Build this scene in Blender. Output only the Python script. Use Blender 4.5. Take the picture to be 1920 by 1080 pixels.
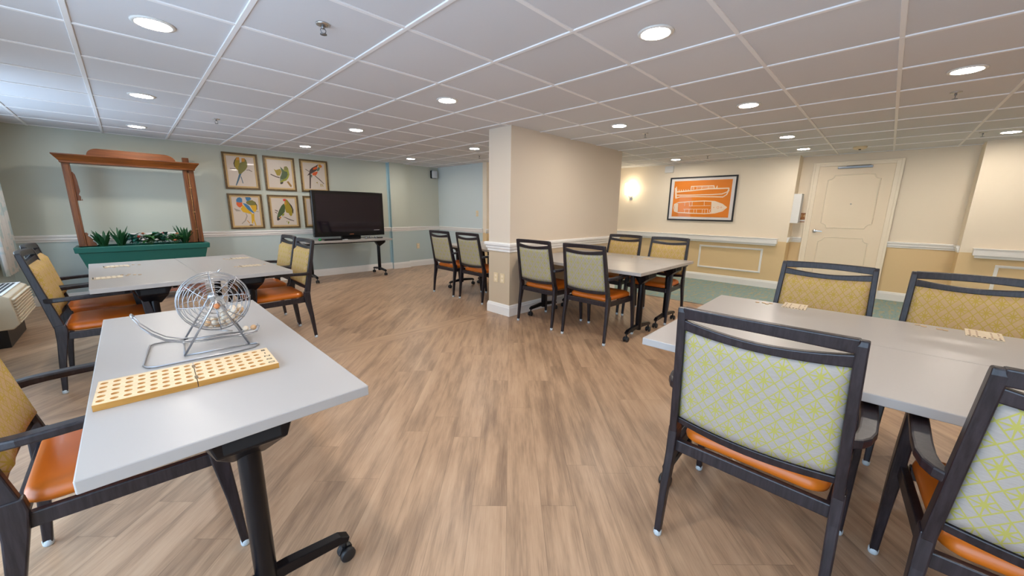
import bpy, math, random
from mathutils import Vector, Matrix
random.seed(7)
for o in list(bpy.data.objects): bpy.data.objects.remove(o)
SC = bpy.context.scene
COL = SC.collection
PI = math.pi

# ---------------------------------------------------------------- camera
CH = 1.26            # camera height
ZC = 2.17            # ceiling height
cam_d = bpy.data.cameras.new('camera'); cam = bpy.data.objects.new('camera', cam_d); COL.objects.link(cam)
cam_d.sensor_width = 36; cam_d.lens = 13.158; cam_d.clip_start = 0.02
_r = Vector((0.70333, -0.71074, 0.01313)).normalized()
_f = Vector((0.697746, 0.686703, -0.203935)).normalized()
_u = _r.cross(_f).normalized()
cam.matrix_world = Matrix(((_r.x, _u.x, -_f.x, 0), (_r.y, _u.y, -_f.y, 0), (_r.z, _u.z, -_f.z, CH), (0, 0, 0, 1)))
SC.camera = cam

# ---------------------------------------------------------------- world, exposure
W = bpy.data.worlds.new('world'); SC.world = W; W.use_nodes = True
bg = W.node_tree.nodes['Background']
bg.inputs['Color'].default_value = (0.56, 0.76, 1.0, 1); bg.inputs['Strength'].default_value = 6.8
SC.view_settings.view_transform = 'Standard'; SC.view_settings.look = 'None'
SC.view_settings.gamma = 1; SC.view_settings.exposure = 0.0
SC.view_settings.use_curve_mapping = False
SC.cycles.use_light_tree = True
LAMP = 194.0          # ceiling lamp emission strength
SC.cycles.max_bounces = 10; SC.cycles.diffuse_bounces = 6
SC.cycles.sample_clamp_indirect = 6.0
SC.cycles.caustics_reflective = False; SC.cycles.caustics_refractive = False
SC.cycles.use_denoising = True

# ---------------------------------------------------------------- materials
def lin(c):
    return tuple(((v/255)/12.92 if v/255 <= .04045 else ((v/255+.055)/1.055)**2.4) for v in c)
class E:
    """tiny expression builder for math nodes"""
    def __init__(s, nt, k): s.nt, s.k = nt, k
    def op(s, o, *a):
        n = s.nt.nodes.new('ShaderNodeMath'); n.operation = o
        for i, v in enumerate((s,)+a):
            if isinstance(v, E): s.nt.links.new(v.k, n.inputs[i])
            else: n.inputs[i].default_value = v
        return E(s.nt, n.outputs[0])
    def __add__(s, o): return s.op('ADD', o)
    def __sub__(s, o): return s.op('SUBTRACT', o)
    def __mul__(s, o): return s.op('MULTIPLY', o)
    def __truediv__(s, o): return s.op('DIVIDE', o)
    def abs(s): return s.op('ABSOLUTE')
    def floor(s): return s.op('FLOOR')
    def fract(s): return s.op('FRACT')
    def min(s, o): return s.op('MINIMUM', o)
    def max(s, o): return s.op('MAXIMUM', o)
    def gt(s, o): return s.op('GREATER_THAN', o)
    def lt(s, o): return s.op('LESS_THAN', o)
    def pp(s, o): return s.op('PINGPONG', o)
    def mix(s, a, b): return a*(s*-1.0+1.0) + b*s if isinstance(a, E) else (s*-1.0+1.0)*a + s*b
def mat(name, col, rough=.5, metal=0.0, coat=0.0, spec=.5):
    m = bpy.data.materials.new(name); m.use_nodes = True
    b = m.node_tree.nodes['Principled BSDF']
    b.inputs['Base Color'].default_value = (*col, 1); b.inputs['Roughness'].default_value = rough
    b.inputs['Metallic'].default_value = metal; b.inputs['Coat Weight'].default_value = coat
    b.inputs['Specular IOR Level'].default_value = spec
    return m
def parts_of(m):
    return m.node_tree, m.node_tree.nodes['Principled BSDF']
def coords(nt, kind='Object'):
    t = nt.nodes.new('ShaderNodeTexCoord') if kind != 'World' else nt.nodes.new('ShaderNodeNewGeometry')
    s = nt.nodes.new('ShaderNodeSeparateXYZ')
    nt.links.new(t.outputs['Position' if kind == 'World' else kind], s.inputs[0])
    return E(nt, s.outputs[0]), E(nt, s.outputs[1]), E(nt, s.outputs[2])
def vec(nt, x, y, z):
    n = nt.nodes.new('ShaderNodeCombineXYZ')
    for i, v in enumerate((x, y, z)):
        if isinstance(v, E): nt.links.new(v.k, n.inputs[i])
        else: n.inputs[i].default_value = v
    return n.outputs[0]
def noise(nt, v, scale=1.0, detail=2.0, rough=.5):
    n = nt.nodes.new('ShaderNodeTexNoise'); n.inputs['Scale'].default_value = scale
    n.inputs['Detail'].default_value = detail; n.inputs['Roughness'].default_value = rough
    if v is not None: nt.links.new(v, n.inputs['Vector'])
    return E(nt, n.outputs['Fac'])
def wnoise(nt, v):
    n = nt.nodes.new('ShaderNodeTexWhiteNoise'); n.noise_dimensions = '3D'; nt.links.new(v, n.inputs['Vector'])
    return E(nt, n.outputs['Value'])
def ramp(nt, fac, stops):
    n = nt.nodes.new('ShaderNodeValToRGB'); nt.links.new(fac.k, n.inputs[0])
    e = n.color_ramp.elements
    while len(e) < len(stops): e.new(.5)
    for el, (p, c) in zip(e, stops): el.position = p; el.color = (*c, 1)
    return n.outputs[0]
def cmix(nt, fac, a, b):
    n = nt.nodes.new('ShaderNodeMix'); n.data_type = 'RGBA'
    if isinstance(fac, E): nt.links.new(fac.k, n.inputs[0])
    else: n.inputs[0].default_value = fac
    for i, v in ((6, a), (7, b)):
        if isinstance(v, tuple): n.inputs[i].default_value = (*v, 1)
        else: nt.links.new(v, n.inputs[i])
    return n.outputs[2]
def bump(nt, b, h, strength=.2, dist=.002):
    n = nt.nodes.new('ShaderNodeBump'); n.inputs['Strength'].default_value = strength; n.inputs['Distance'].default_value = dist
    nt.links.new(h.k, n.inputs['Height']); nt.links.new(n.outputs[0], b.inputs['Normal'])

M = {}
def two_tone(name, up, low):
    m = mat(name, up, .72, spec=.25); nt, b = parts_of(m)
    x, y, z = coords(nt, 'World')
    nt.links.new(cmix(nt, z.lt(.80), up, low), b.inputs['Base Color'])
    bump(nt, b, noise(nt, vec(nt, x, y, z), 260, 2), .06, .001)
    return m
M['beige'] = two_tone('beige_paint', lin((238, 224, 202)), lin((226, 198, 152)))
M['taupe'] = two_tone('taupe_paint', lin((218, 204, 186)), lin((200, 182, 156)))
M['teal'] = two_tone('pale_teal_paint', lin((194, 197, 184)), lin((188, 201, 199)))
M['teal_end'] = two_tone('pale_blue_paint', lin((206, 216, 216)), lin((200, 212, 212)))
M['teal_strip'] = mat('sky_blue_strip', lin((166, 198, 206)), .7)
M['trim'] = mat('white_trim_paint', lin((238, 235, 230)), .38)
M['cream'] = mat('cream_door_paint', lin((240, 222, 194)), .45)
M['cream2'] = mat('cream_casing_paint', lin((244, 230, 206)), .45)
M['white'] = mat('white_plastic', lin((225, 223, 218)), .4)
M['ivory'] = mat('ivory_plastic', lin((226, 205, 165)), .4)
M['black'] = mat('black_steel', (.003, .003, .005), .28, spec=.28)
M['rubber'] = mat('black_rubber', (.01, .01, .012), .45)
M['slot'] = mat('dark_recess', (.004, .004, .005), .8)
M['steel'] = mat('brushed_steel', (.62, .61, .60), .28, 1.0)
M['chrome'] = mat('chrome_wire', (.46, .46, .48), .34, 1.0)
M['glide'] = mat('pale_nylon', lin((190, 200, 205)), .3)
M['orange'] = mat('orange_vinyl', lin((202, 104, 22)), .40, coat=.1)
nt, b = parts_of(M['orange']); bump(nt, b, noise(nt, None, 220, 3), .08, .001)
M['tabletop'] = mat('grey_laminate', lin((170, 165, 161)), .34, spec=.5)
# ceiling tile: fine mineral fleck
M['tile'] = mat('ceiling_tile', lin((212, 212, 214)), .9, spec=.1)
nt, b = parts_of(M['tile']); x, y, z = coords(nt, 'World')
n1 = noise(nt, vec(nt, x, y, z), 420, 3)
tid = wnoise(nt, vec(nt, ((x-1.1416)/.6096).floor(), ((y-1.911)/.6061).floor(), 0.0))
nt.links.new(ramp(nt, n1*.4+tid*.6, [(.1, lin((208, 208, 211))), (.9, lin((218, 218, 221)))]), b.inputs['Base Color'])
bump(nt, b, n1, .15, .001)
M['grid'] = mat('grid_paint', lin((238, 236, 236)), .5)
# frame of the chairs: dark brown powder coat with drawn wood grain
M['frame'] = mat('dark_grained_frame', (.035, .026, .030), .36, spec=.5)
nt, b = parts_of(M['frame']); x, y, z = coords(nt)
g = noise(nt, vec(nt, x*90.0, y*90.0, z*7.0), 1.0, 4, .65)
nt.links.new(ramp(nt, g, [(.35, (.006, .0045, .007)), (.7, (.026, .019, .024))]), b.inputs['Base Color'])
bump(nt, b, g, .12, .001)
# star and diamond upholstery, one lattice folded into a quarter cell
def fabric(name, base, line, width, base2):
    m = mat(name, base, .85, spec=.2); nt, bb = parts_of(m)
    x, y, z = coords(nt)
    a, c = .0415, .054
    u = (y+.9).pp(a)/a; v = (z+.9).pp(c)/c
    s = (u+v).gt(1.0)
    u2 = s.mix(u, u*-1.0+1.0); v2 = s.mix(v, v*-1.0+1.0)
    d = .36
    r1 = v2 + (u2-(1-d)).max(0.0)*10.0
    r2 = u2 + (v2-(1-d)).max(0.0)*10.0
    di = (u2-v2).abs()*.7 + (u2+v2-(1-d)).max(0.0)*10.0
    ri = (u2+v2-(1-d)).abs()*.7
    dm = ((u2-v2).abs()-(1-d)).abs()*.7 + (u2*-1.0-v2+(1-d)).max(0.0)*6.0
    dd = r1.min(r2).min(di).min(ri).min(dm)
    star = (u2*u2+v2*v2).op('SQRT')
    w = (star*-1.0+.35).max(0.0)*.10 + width
    mask = (dd/w*-1.0+1.0).max(0.0)*4.0
    mask = mask.min(1.0)
    wv = noise(nt, vec(nt, y*60.0, z*900.0, x*60.0), 1.0, 2)
    basec = ramp(nt, wv, [(.35, base), (.65, base2)])
    nt.links.new(cmix(nt, mask, basec, line), bb.inputs['Base Color'])
    bump(nt, bb, wv+mask*.6, .25, .001)
    return m
M['fab_back'] = fabric('pale_star_fabric', lin((168, 159, 150)), lin((168, 160, 84)), .040, lin((158, 149, 140)))
M['fab_front'] = fabric('gold_star_fabric', lin((198, 168, 126)), lin((184, 158, 76)), .045, lin((188, 158, 114)))
def wood(name, a, c, sc=(3., 40., 40.), rough=.4):
    m = mat(name, a, rough); nt, b = parts_of(m); x, y, z = coords(nt)
    g = noise(nt, vec(nt, x*sc[0], y*sc[1], z*sc[2]), 1.0, 4, .6)
    nt.links.new(ramp(nt, g, [(.3, a), (.7, c)]), b.inputs['Base Color']); bump(nt, b, g, .1, .001)
    return m
M['redwood'] = wood('stained_red_wood', lin((80, 38, 10)), lin((138, 76, 24)))
M['redwood_v'] = wood('stained_red_wood_upright', lin((82, 40, 12)), lin((134, 76, 28)), (40., 40., 3.))
M['bare'] = wood('unfinished_wood', lin((196, 142, 88)), lin((214, 164, 108)))
M['pinkwood'] = wood('faded_pink_wood', lin((150, 96, 78)), lin((172, 118, 98)))
M['maple'] = wood('light_maple', lin((218, 188, 146)), lin((226, 200, 160)), (4., 60., 60.), .5)
M['maple_edge'] = wood('maple_edge', lin((168, 118, 48)), lin((188, 138, 66)), (4., 60., 60.), .5)
M['hole'] = mat('bored_wood', lin((196, 148, 88)), .7)
M['ink'] = mat('black_ink', (.01, .009, .01), .6)
M['ball'] = mat('cream_wood_ball', lin((232, 214, 190)), .45)
M['ball2'] = mat('tan_wood_ball', lin((206, 166, 124)), .45)
M['peg'] = mat('copper_wood_peg', lin((190, 120, 72)), .45)
M['card'] = wood('bingo_card_board', lin((206, 190, 162)), lin((216, 200, 174)), (30., 30., 30.), .6)
M['chip'] = mat('chip_wood', lin((200, 170, 132)), .6)
M['brown_print'] = mat('brown_print', lin((128, 84, 60)), .7)
M['green'] = mat('green_resin', lin((22, 92, 80)), .42)
M['soil'] = mat('potting_soil', (.03, .02, .012), .95)
M['leaf_d'] = mat('dark_leaf', lin((34, 82, 46)), .4)
M['leaf_m'] = mat('mid_leaf', lin((52, 104, 50)), .4)
M['leaf_b'] = mat('blue_green_leaf', lin((46, 104, 88)), .4)
M['petal_r'] = mat('red_petal', lin((206, 66, 54)), .5)
M['petal_o'] = mat('orange_petal', lin((190, 110, 70)), .5)
M['petal_w'] = mat('white_petal', lin((226, 214, 206)), .5)
M['brass_frame'] = wood('bronze_frame', lin((84, 64, 36)), lin((118, 92, 56)), (30., 30., 30.))
M['liner'] = mat('gold_liner', lin((196, 164, 112)), .5)
M['paper'] = mat('print_paper', lin((206, 192, 178)), .35, coat=.35)
M['pic_white'] = mat('mat_board', lin((226, 220, 216)), .4, coat=.3)
M['pic_orange'] = mat('orange_print', lin((226, 126, 10)), .4, coat=.3)
M['pic_line'] = mat('pale_line_print', lin((236, 214, 190)), .4, coat=.3)
M['black_frame'] = mat('black_frame', (.012, .009, .009), .35)
BC = dict(Y=(152, 130, 22), K=(52, 44, 38), O=(118, 112, 52), A=(196, 132, 36), B=(66, 98, 118), N=(96, 80, 70), W=(150, 112, 52),
          L=(136, 138, 30), G=(66, 84, 46), D=(76, 58, 52), R=(214, 90, 34), T=(96, 116, 100), E=(160, 148, 134), Q=(214, 166, 24),
          C=(58, 116, 158), H=(206, 50, 34))
for k, c in BC.items(): M['b'+k] = mat('bird_ink_'+{'Y':'yellow','K':'charcoal','O':'olive','A':'amber','B':'slate_blue','N':'twig','W':'branch','L':'lime','G':'forest','D':'umber','R':'orange','T':'sage','E':'grey','Q':'gold','C':'blue','H':'red'}[k], lin(c), .4, coat=.3)
M['screen'] = mat('dark_glass_screen', (.010, .006, .012), .07, spec=.6)
M['gloss_black'] = mat('gloss_black', (.006, .006, .007), .16)
M['ac_body'] = mat('almond_plastic', lin((214, 198, 172)), .45)
M['ac_top'] = mat('light_plastic', lin((222, 222, 220)), .4)
M['plaque'] = mat('brown_plaque', lin((150, 92, 30)), .35)
M['plaque_txt'] = mat('gold_lettering', lin((224, 190, 130)), .4)
M['smudge'] = mat('white_clutter', lin((210, 212, 214)), .35)
M['green_bit'] = mat('bright_green', lin((10, 130, 60)), .4)
M['grey_metal'] = mat('grey_metal', lin((140, 142, 144)), .35, .8)
def emit(name, col, s):
    m = bpy.data.materials.new(name); m.use_nodes = True; nt = m.node_tree; nt.nodes.clear()
    o = nt.nodes.new('ShaderNodeOutputMaterial'); e = nt.nodes.new('ShaderNodeEmission')
    e.inputs[0].default_value = (*col, 1); e.inputs[1].default_value = s; nt.links.new(e.outputs[0], o.inputs[0])
    return m
M['lamp'] = emit('lamp_diffuser', (1.0, .92, .82), LAMP)
M['sconce'] = emit('sconce_shade_glow', (1.0, .84, .60), 13.0)
# window glass: clear with a faint reflection
gm = bpy.data.materials.new('window_glass'); gm.use_nodes = True; nt = gm.node_tree; nt.nodes.clear()
o_ = nt.nodes.new('ShaderNodeOutputMaterial'); mx = nt.nodes.new('ShaderNodeMixShader'); tr = nt.nodes.new('ShaderNodeBsdfTransparent')
gl = nt.nodes.new('ShaderNodeBsdfGlossy'); gl.inputs['Roughness'].default_value = .02; mx.inputs[0].default_value = .06
nt.links.new(tr.outputs[0], mx.inputs[1]); nt.links.new(gl.outputs[0], mx.inputs[2]); nt.links.new(mx.outputs[0], o_.inputs[0]); M['glass'] = gm
# curtain: white with pale teal blotches, a little light comes through
m = mat('patterned_curtain', lin((226, 230, 232)), .9); nt, b = parts_of(m); x, y, z = coords(nt, 'World')
nz = noise(nt, vec(nt, x, y, z), 9, 2)
nt.links.new(ramp(nt, nz, [(.54, lin((228, 231, 232))), (.62, lin((196, 216, 220)))]), b.inputs['Base Color']); M['curtain'] = m
# floor planks, laid at 45 degrees, with one border board along the partition line
m = mat('vinyl_plank', (.3, .22, .15), .36, spec=.45); nt, b = parts_of(m); x, y, z = coords(nt, 'World')
strip = y.gt(3.26)*y.lt(3.44)
u = strip.mix((x+y)*.70711, x); v = strip.mix((y-x)*.70711, y*.83+3.0)
row = (v/.151+20.0).floor()
off = wnoise(nt, vec(nt, row, 3.0, 1.0))
uu = u/1.22+off+20.0
pid = uu.floor()
tone = wnoise(nt, vec(nt, row, pid, 5.0))
grain = noise(nt, vec(nt, u*2.2+tone*40.0, v*26.0, row), 1.0, 5, .62)
fine = noise(nt, vec(nt, u*9.0, v*190.0, row), 1.0, 3, .6)
cath = noise(nt, vec(nt, u*1.6+tone*17.0, v*9.0, row*3.0), 1.0, 4, .6)
f = grain*.42 + cath*.50 + (tone-.5)*.07 + (fine-.5)*.24 + .04
colr = ramp(nt, f, [(.30, lin((128, 102, 82))), (.42, lin((154, 125, 100))), (.52, lin((178, 146, 117))), (.66, lin((194, 162, 132)))])
ev = (v/.151+20.0).fract(); eu = uu.fract()
seam = (ev.min(ev*-1.0+1.0)*.151).min(eu.min(eu*-1.0+1.0)*1.22)
sm = seam.lt(.0009)*.45
nt.links.new(cmix(nt, sm, colr, lin((88, 68, 52))), b.inputs['Base Color'])
rr = fine*.16+.27; nt.links.new(rr.k, b.inputs['Roughness'])
bump(nt, b, fine*.5+grain*.5, .12, .001)
M['floor'] = m
m = mat('teal_carpet', lin((120, 146, 146)), .95, spec=.1); nt, b = parts_of(m); x, y, z = coords(nt, 'World')
c1 = noise(nt, vec(nt, x*7.0, y*34.0, 0.0), 1.0, 2); c2 = noise(nt, vec(nt, x*5.0+9.0, y*22.0, 4.0), 1.0, 2); c3 = noise(nt, vec(nt, x, y, 0.0), 300, 2)
base = ramp(nt, c3*.3+c1*.7, [(.3, lin((112, 152, 160))), (.5, lin((142, 158, 152))), (.7, lin((122, 150, 142)))])
nt.links.new(cmix(nt, c2.gt(.56)*.42, base, lin((180, 160, 116))), b.inputs['Base Color']); bump(nt, b, c3, .5, .003); M['carpet'] = m

# ---------------------------------------------------------------- mesh helpers
class MB:
    def __init__(s): s.v, s.f, s.mi, s.sm = [], [], [], []
    def add(s, vs, fs, mi=0, sm=False):
        o = len(s.v); s.v += [tuple(q) for q in vs]
        for f in fs: s.f.append([i+o for i in f]); s.mi.append(mi); s.sm.append(sm)
        return s
    def box(s, x0, x1, y0, y1, z0, z1, mi=0, rot=0, c=None):
        vs = [(x, y, z) for z in (z0, z1) for y in (y0, y1) for x in (x0, x1)]
        if rot:
            cx, cy = c or ((x0+x1)/2, (y0+y1)/2); ca, sa = math.cos(rot), math.sin(rot)
            vs = [(cx+(x-cx)*ca-(y-cy)*sa, cy+(x-cx)*sa+(y-cy)*ca, z) for x, y, z in vs]
        return s.add(vs, [(0, 2, 3, 1), (4, 5, 7, 6), (0, 1, 5, 4), (2, 6, 7, 3), (0, 4, 6, 2), (1, 3, 7, 5)], mi)
    def loft(s, secs, closed=False, mi=0, sm=False, cap=True):
        n = len(secs[0]); vs = [q for sec in secs for q in sec]; fs = []
        k = len(secs)
        for i in range(k if closed else k-1):
            a, b_ = i*n, ((i+1) % k)*n
            for j in range(n): fs.append((a+j, a+(j+1) % n, b_+(j+1) % n, b_+j))
        if cap and not closed: fs.append(tuple(range(n))[::-1]); fs.append(tuple((k-1)*n+j for j in range(n)))
        return s.add(vs, fs, mi, sm)
    def tube(s, pts, r, n=8, closed=False, mi=0, r2=None):
        pts = [Vector(p) for p in pts]; k = len(pts); secs = []; up = None
        for i, p in enumerate(pts):
            if closed: t = pts[(i+1) % k]-pts[i-1]
            else: t = pts[min(i+1, k-1)]-pts[max(i-1, 0)]
            t.normalize()
            if up is None: up = Vector((0, 0, 1)) if abs(t.z) < .9 else Vector((1, 0, 0))
            a = t.cross(up).normalized(); up = a.cross(t).normalized()
            rr = r if r2 is None else r+(r2-r)*i/(k-1)
            secs.append([p+a*math.cos(2*PI*j/n)*rr+up*math.sin(2*PI*j/n)*rr for j in range(n)])
        return s.loft(secs, closed, mi, True)
    def bar(s, pts, w, h, mi=0, up=(0, 0, 1)):
        """rectangular section swept along a polyline; w sideways, h along up; w,h numbers or lists"""
        pts = [Vector(p) for p in pts]; k = len(pts); secs = []; U0 = Vector(up)
        for i, p in enumerate(pts):
            t = (pts[min(i+1, k-1)]-pts[max(i-1, 0)]).normalized()
            a = t.cross(U0).normalized(); uu_ = a.cross(t).normalized()
            ww = (w[i] if isinstance(w, (list, tuple)) else w)/2; hh = (h[i] if isinstance(h, (list, tuple)) else h)/2
            secs.append([p-a*ww-uu_*hh, p+a*ww-uu_*hh, p+a*ww+uu_*hh, p-a*ww+uu_*hh])
        return s.loft(secs, False, mi)
    def lathe(s, prof, n=24, c=(0, 0, 0), axis='z', mi=0, sm=True):
        secs = []; hollow = prof[0][0] > .004 and prof[-1] == prof[0]
        for r, h in prof:
            ring = []
            for j in range(n):
                a = 2*PI*j/n; p, q = r*math.cos(a), r*math.sin(a)
                ring.append({'z': (c[0]+p, c[1]+q, c[2]+h), 'y': (c[0]+q, c[1]+h, c[2]+p), 'x': (c[0]+h, c[1]+p, c[2]+q)}[axis])
            secs.append(ring)
        return s.loft(secs, False, mi, sm, cap=not hollow)
    def prism(s, poly, axis, a, b_, mi=0):
        """poly in the two other axes (in xyz order), extruded between a and b_ along axis"""
        def P(p, h): return {'x': (h, p[0], p[1]), 'y': (p[0], h, p[1]), 'z': (p[0], p[1], h)}[axis]
        n = len(poly)
        return s.add([P(p, a) for p in poly]+[P(p, b_) for p in poly], [tuple(range(n))[::-1], tuple(range(n, 2*n))]+[(i, (i+1) % n, n+(i+1) % n, n+i) for i in range(n)], mi)
    def build(s, name, mats, parent=None, loc=None, bevel=0, seg=2, fix=True):
        me = bpy.data.meshes.new(name); me.from_pydata(s.v, [], s.f)
        if not isinstance(mats, (list, tuple)): mats = [mats]
        for m_ in mats: me.materials.append(M[m_] if isinstance(m_, str) else m_)
        me.polygons.foreach_set('material_index', s.mi); me.polygons.foreach_set('use_smooth', s.sm)
        me.update()
        if fix:
            import bmesh
            bm = bmesh.new(); bm.from_mesh(me); bmesh.ops.recalc_face_normals(bm, faces=bm.faces); bm.to_mesh(me); bm.free()
        o = bpy.data.objects.new(name, me); COL.objects.link(o)
        if parent is not None: o.parent = parent
        if loc: o.location = loc
        if bevel:
            bv = o.modifiers.new('bevel', 'BEVEL'); bv.width = bevel; bv.segments = seg; bv.limit_method = 'ANGLE'; bv.angle_limit = math.radians(40)
            bv.harden_normals = False
        return o
def tag(o, label=None, cat=None, group=None, kind=None):
    if label: o['label'] = label
    if cat: o['category'] = cat
    if group: o['group'] = group
    if kind: o['kind'] = kind
    return o
def thing(name, label, cat, loc=(0, 0, 0), rz=0, group=None):
    o = bpy.data.objects.new(name, None); COL.objects.link(o); o.location = loc; o.rotation_euler = (0, 0, rz); o.empty_display_size = .1
    return tag(o, label, cat, group)
def struct(mb, name, mats, **k):
    return tag(mb.build(name, mats, **k), kind='structure')
def dup(root, loc, rz, label, group=None):
    def cp(o, par):
        c = o.copy(); COL.objects.link(c)
        if par is not None: c.parent = par
        for ch in kids[o]: cp(ch, c)
        return c
    kids = {}
    def walk(o):
        kids[o] = [q for q in o.children]
        for q in kids[o]: walk(q)
    walk(root)
    r = cp(root, None); r.location = loc; r.rotation_euler = (0, 0, rz); r['label'] = label
    if group: r['group'] = group
    return r
def text_mesh(txt, size, depth=.0006):
    cu = bpy.data.curves.new('t', 'FONT'); cu.body = txt; cu.size = size; cu.extrude = depth; cu.align_x = 'CENTER'; cu.align_y = 'CENTER'
    ob = bpy.data.objects.new('t', cu); COL.objects.link(ob)
    dg = bpy.context.evaluated_depsgraph_get(); dg.update()
    me = bpy.data.meshes.new_from_object(ob.evaluated_get(dg))
    vs = [tuple(v_.co) for v_ in me.vertices]; fs = [tuple(p.vertices) for p in me.polygons]
    bpy.data.objects.remove(ob); bpy.data.curves.remove(cu); bpy.data.meshes.remove(me)
    return vs, fs
BIRD1=[["Y",[[0.409,0.118],[0.484,0.111],[0.487,0.227],[0.465,0.339],[0.422,0.464],[0.383,0.466],[0.333,0.385],[0.314,0.302],[0.341,0.203]]],["K",[[0.408,0.124],[0.341,0.203],[0.303,0.291],[0.315,0.374],[0.342,0.409],[0.33,0.301],[0.36,0.213]]],["O",[[0.549,0.136],[0.631,0.129],[0.675,0.175],[0.699,0.272],[0.688,0.359],[0.625,0.45],[0.54,0.517],[0.468,0.583],[0.418,0.574],[0.405,0.489],[0.436,0.366],[0.488,0.264],[0.534,0.248]]],["A",[[0.549,0.139],[0.63,0.134],[0.634,0.215],[0.554,0.24],[0.541,0.198]]],["A",[[0.409,0.122],[0.486,0.115],[0.473,0.192],[0.39,0.205]]],["B",[[0.425,0.573],[0.489,0.569],[0.408,0.732],[0.32,0.894],[0.287,0.895],[0.356,0.735]]],["B",[[0.459,0.644],[0.479,0.637],[0.516,0.825],[0.493,0.832]]],["N",[[0.188,0.429],[0.351,0.432],[0.349,0.447],[0.185,0.443]]],["N",[[0.651,0.446],[0.728,0.435],[0.816,0.481],[0.802,0.493],[0.719,0.452],[0.648,0.463]]]]
BIRD2=[["N",[[0.2,0.509],[0.379,0.575],[0.471,0.586],[0.467,0.624],[0.349,0.6],[0.189,0.536]]],["W",[[0.686,0.72],[0.743,0.692],[0.845,0.825],[0.819,0.882],[0.781,0.853]]],["Y",[[0.312,0.36],[0.375,0.393],[0.513,0.346],[0.558,0.417],[0.49,0.546],[0.395,0.551]]],["L",[[0.653,0.273],[0.734,0.255],[0.781,0.314],[0.803,0.5],[0.752,0.604],[0.676,0.683],[0.578,0.714],[0.501,0.793],[0.467,0.794],[0.485,0.645],[0.568,0.565],[0.63,0.362]]],["G",[[0.521,0.277],[0.617,0.363],[0.639,0.405],[0.731,0.418],[0.749,0.504],[0.684,0.608],[0.556,0.665],[0.482,0.719],[0.484,0.595],[0.533,0.518],[0.563,0.429],[0.538,0.356]]],["K",[[0.473,0.745],[0.577,0.726],[0.557,0.78],[0.486,0.803]]],["O",[[0.639,0.287],[0.708,0.257],[0.757,0.291],[0.767,0.352],[0.668,0.385]]]]
BIRD3=[["N",[[0.202,0.286],[0.327,0.353],[0.318,0.371],[0.19,0.304]]],["N",[[0.524,0.472],[0.682,0.579],[0.835,0.713],[0.816,0.727],[0.665,0.604],[0.508,0.488]]],["D",[[0.668,0.115],[0.58,0.166],[0.435,0.239],[0.344,0.318],[0.321,0.405],[0.235,0.494],[0.329,0.46],[0.448,0.394],[0.595,0.311],[0.626,0.201]]],["R",[[0.476,0.249],[0.592,0.191],[0.637,0.226],[0.57,0.281],[0.457,0.3]]],["R",[[0.417,0.426],[0.491,0.373],[0.62,0.342],[0.623,0.38],[0.552,0.471],[0.454,0.475]]],["T",[[0.66,0.199],[0.73,0.22],[0.693,0.299],[0.619,0.344],[0.596,0.292]]],["A",[[0.667,0.119],[0.751,0.108],[0.794,0.164],[0.769,0.218],[0.7,0.218],[0.67,0.173]]],["R",[[0.771,0.127],[0.804,0.163],[0.769,0.22],[0.761,0.179]]],["D",[[0.324,0.442],[0.379,0.452],[0.327,0.885],[0.283,0.891]]],["T",[[0.373,0.44],[0.428,0.475],[0.389,0.564],[0.373,0.514]]],["Y",[[0.53,0.699],[0.589,0.666],[0.6,0.774],[0.585,0.711]]],["Y",[[0.69,0.723],[0.718,0.723],[0.72,0.813],[0.696,0.815]]],["Y",[[0.739,0.722],[0.764,0.729],[0.792,0.8],[0.771,0.815]]]]
BIRD4=[["E",[[0.147,0.408],[0.31,0.462],[0.351,0.495],[0.203,0.497],[0.165,0.442]]],["E",[[0.764,0.475],[0.863,0.501],[0.855,0.518],[0.756,0.494]]],["E",[[0.482,0.539],[0.516,0.63],[0.451,0.766],[0.321,0.868],[0.313,0.846],[0.418,0.755],[0.481,0.63],[0.463,0.55]]],["O",[[0.525,0.219],[0.619,0.182],[0.711,0.173],[0.805,0.234],[0.817,0.314],[0.624,0.325],[0.559,0.298],[0.519,0.264]]],["Q",[[0.624,0.325],[0.817,0.314],[0.801,0.454],[0.746,0.524],[0.694,0.49],[0.658,0.41]]],["K",[[0.775,0.2],[0.838,0.314],[0.822,0.442],[0.801,0.454],[0.816,0.326],[0.782,0.234]]],["C",[[0.509,0.082],[0.644,0.077],[0.692,0.145],[0.619,0.182],[0.549,0.207],[0.522,0.15]]],["Q",[[0.401,0.302],[0.461,0.357],[0.551,0.446],[0.642,0.537],[0.668,0.605],[0.614,0.577],[0.504,0.544],[0.394,0.517],[0.338,0.427],[0.378,0.381]]],["Q",[[0.625,0.583],[0.719,0.559],[0.707,0.743],[0.744,0.91],[0.715,0.91],[0.676,0.766],[0.646,0.858],[0.615,0.835]]],["C",[[0.423,0.261],[0.506,0.276],[0.599,0.343],[0.654,0.445],[0.742,0.559],[0.666,0.531],[0.55,0.452],[0.473,0.351]]],["C",[[0.244,0.17],[0.292,0.113],[0.361,0.099],[0.417,0.142],[0.409,0.239],[0.34,0.249],[0.241,0.232]]],["R",[[0.24,0.236],[0.34,0.249],[0.408,0.245],[0.402,0.336],[0.331,0.394],[0.268,0.361],[0.236,0.306]]],["A",[[0.476,0.755],[0.509,0.761],[0.563,0.835],[0.544,0.846]]],["D",[[0.539,0.881],[0.632,0.881],[0.638,0.921],[0.534,0.92]]]]
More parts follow.
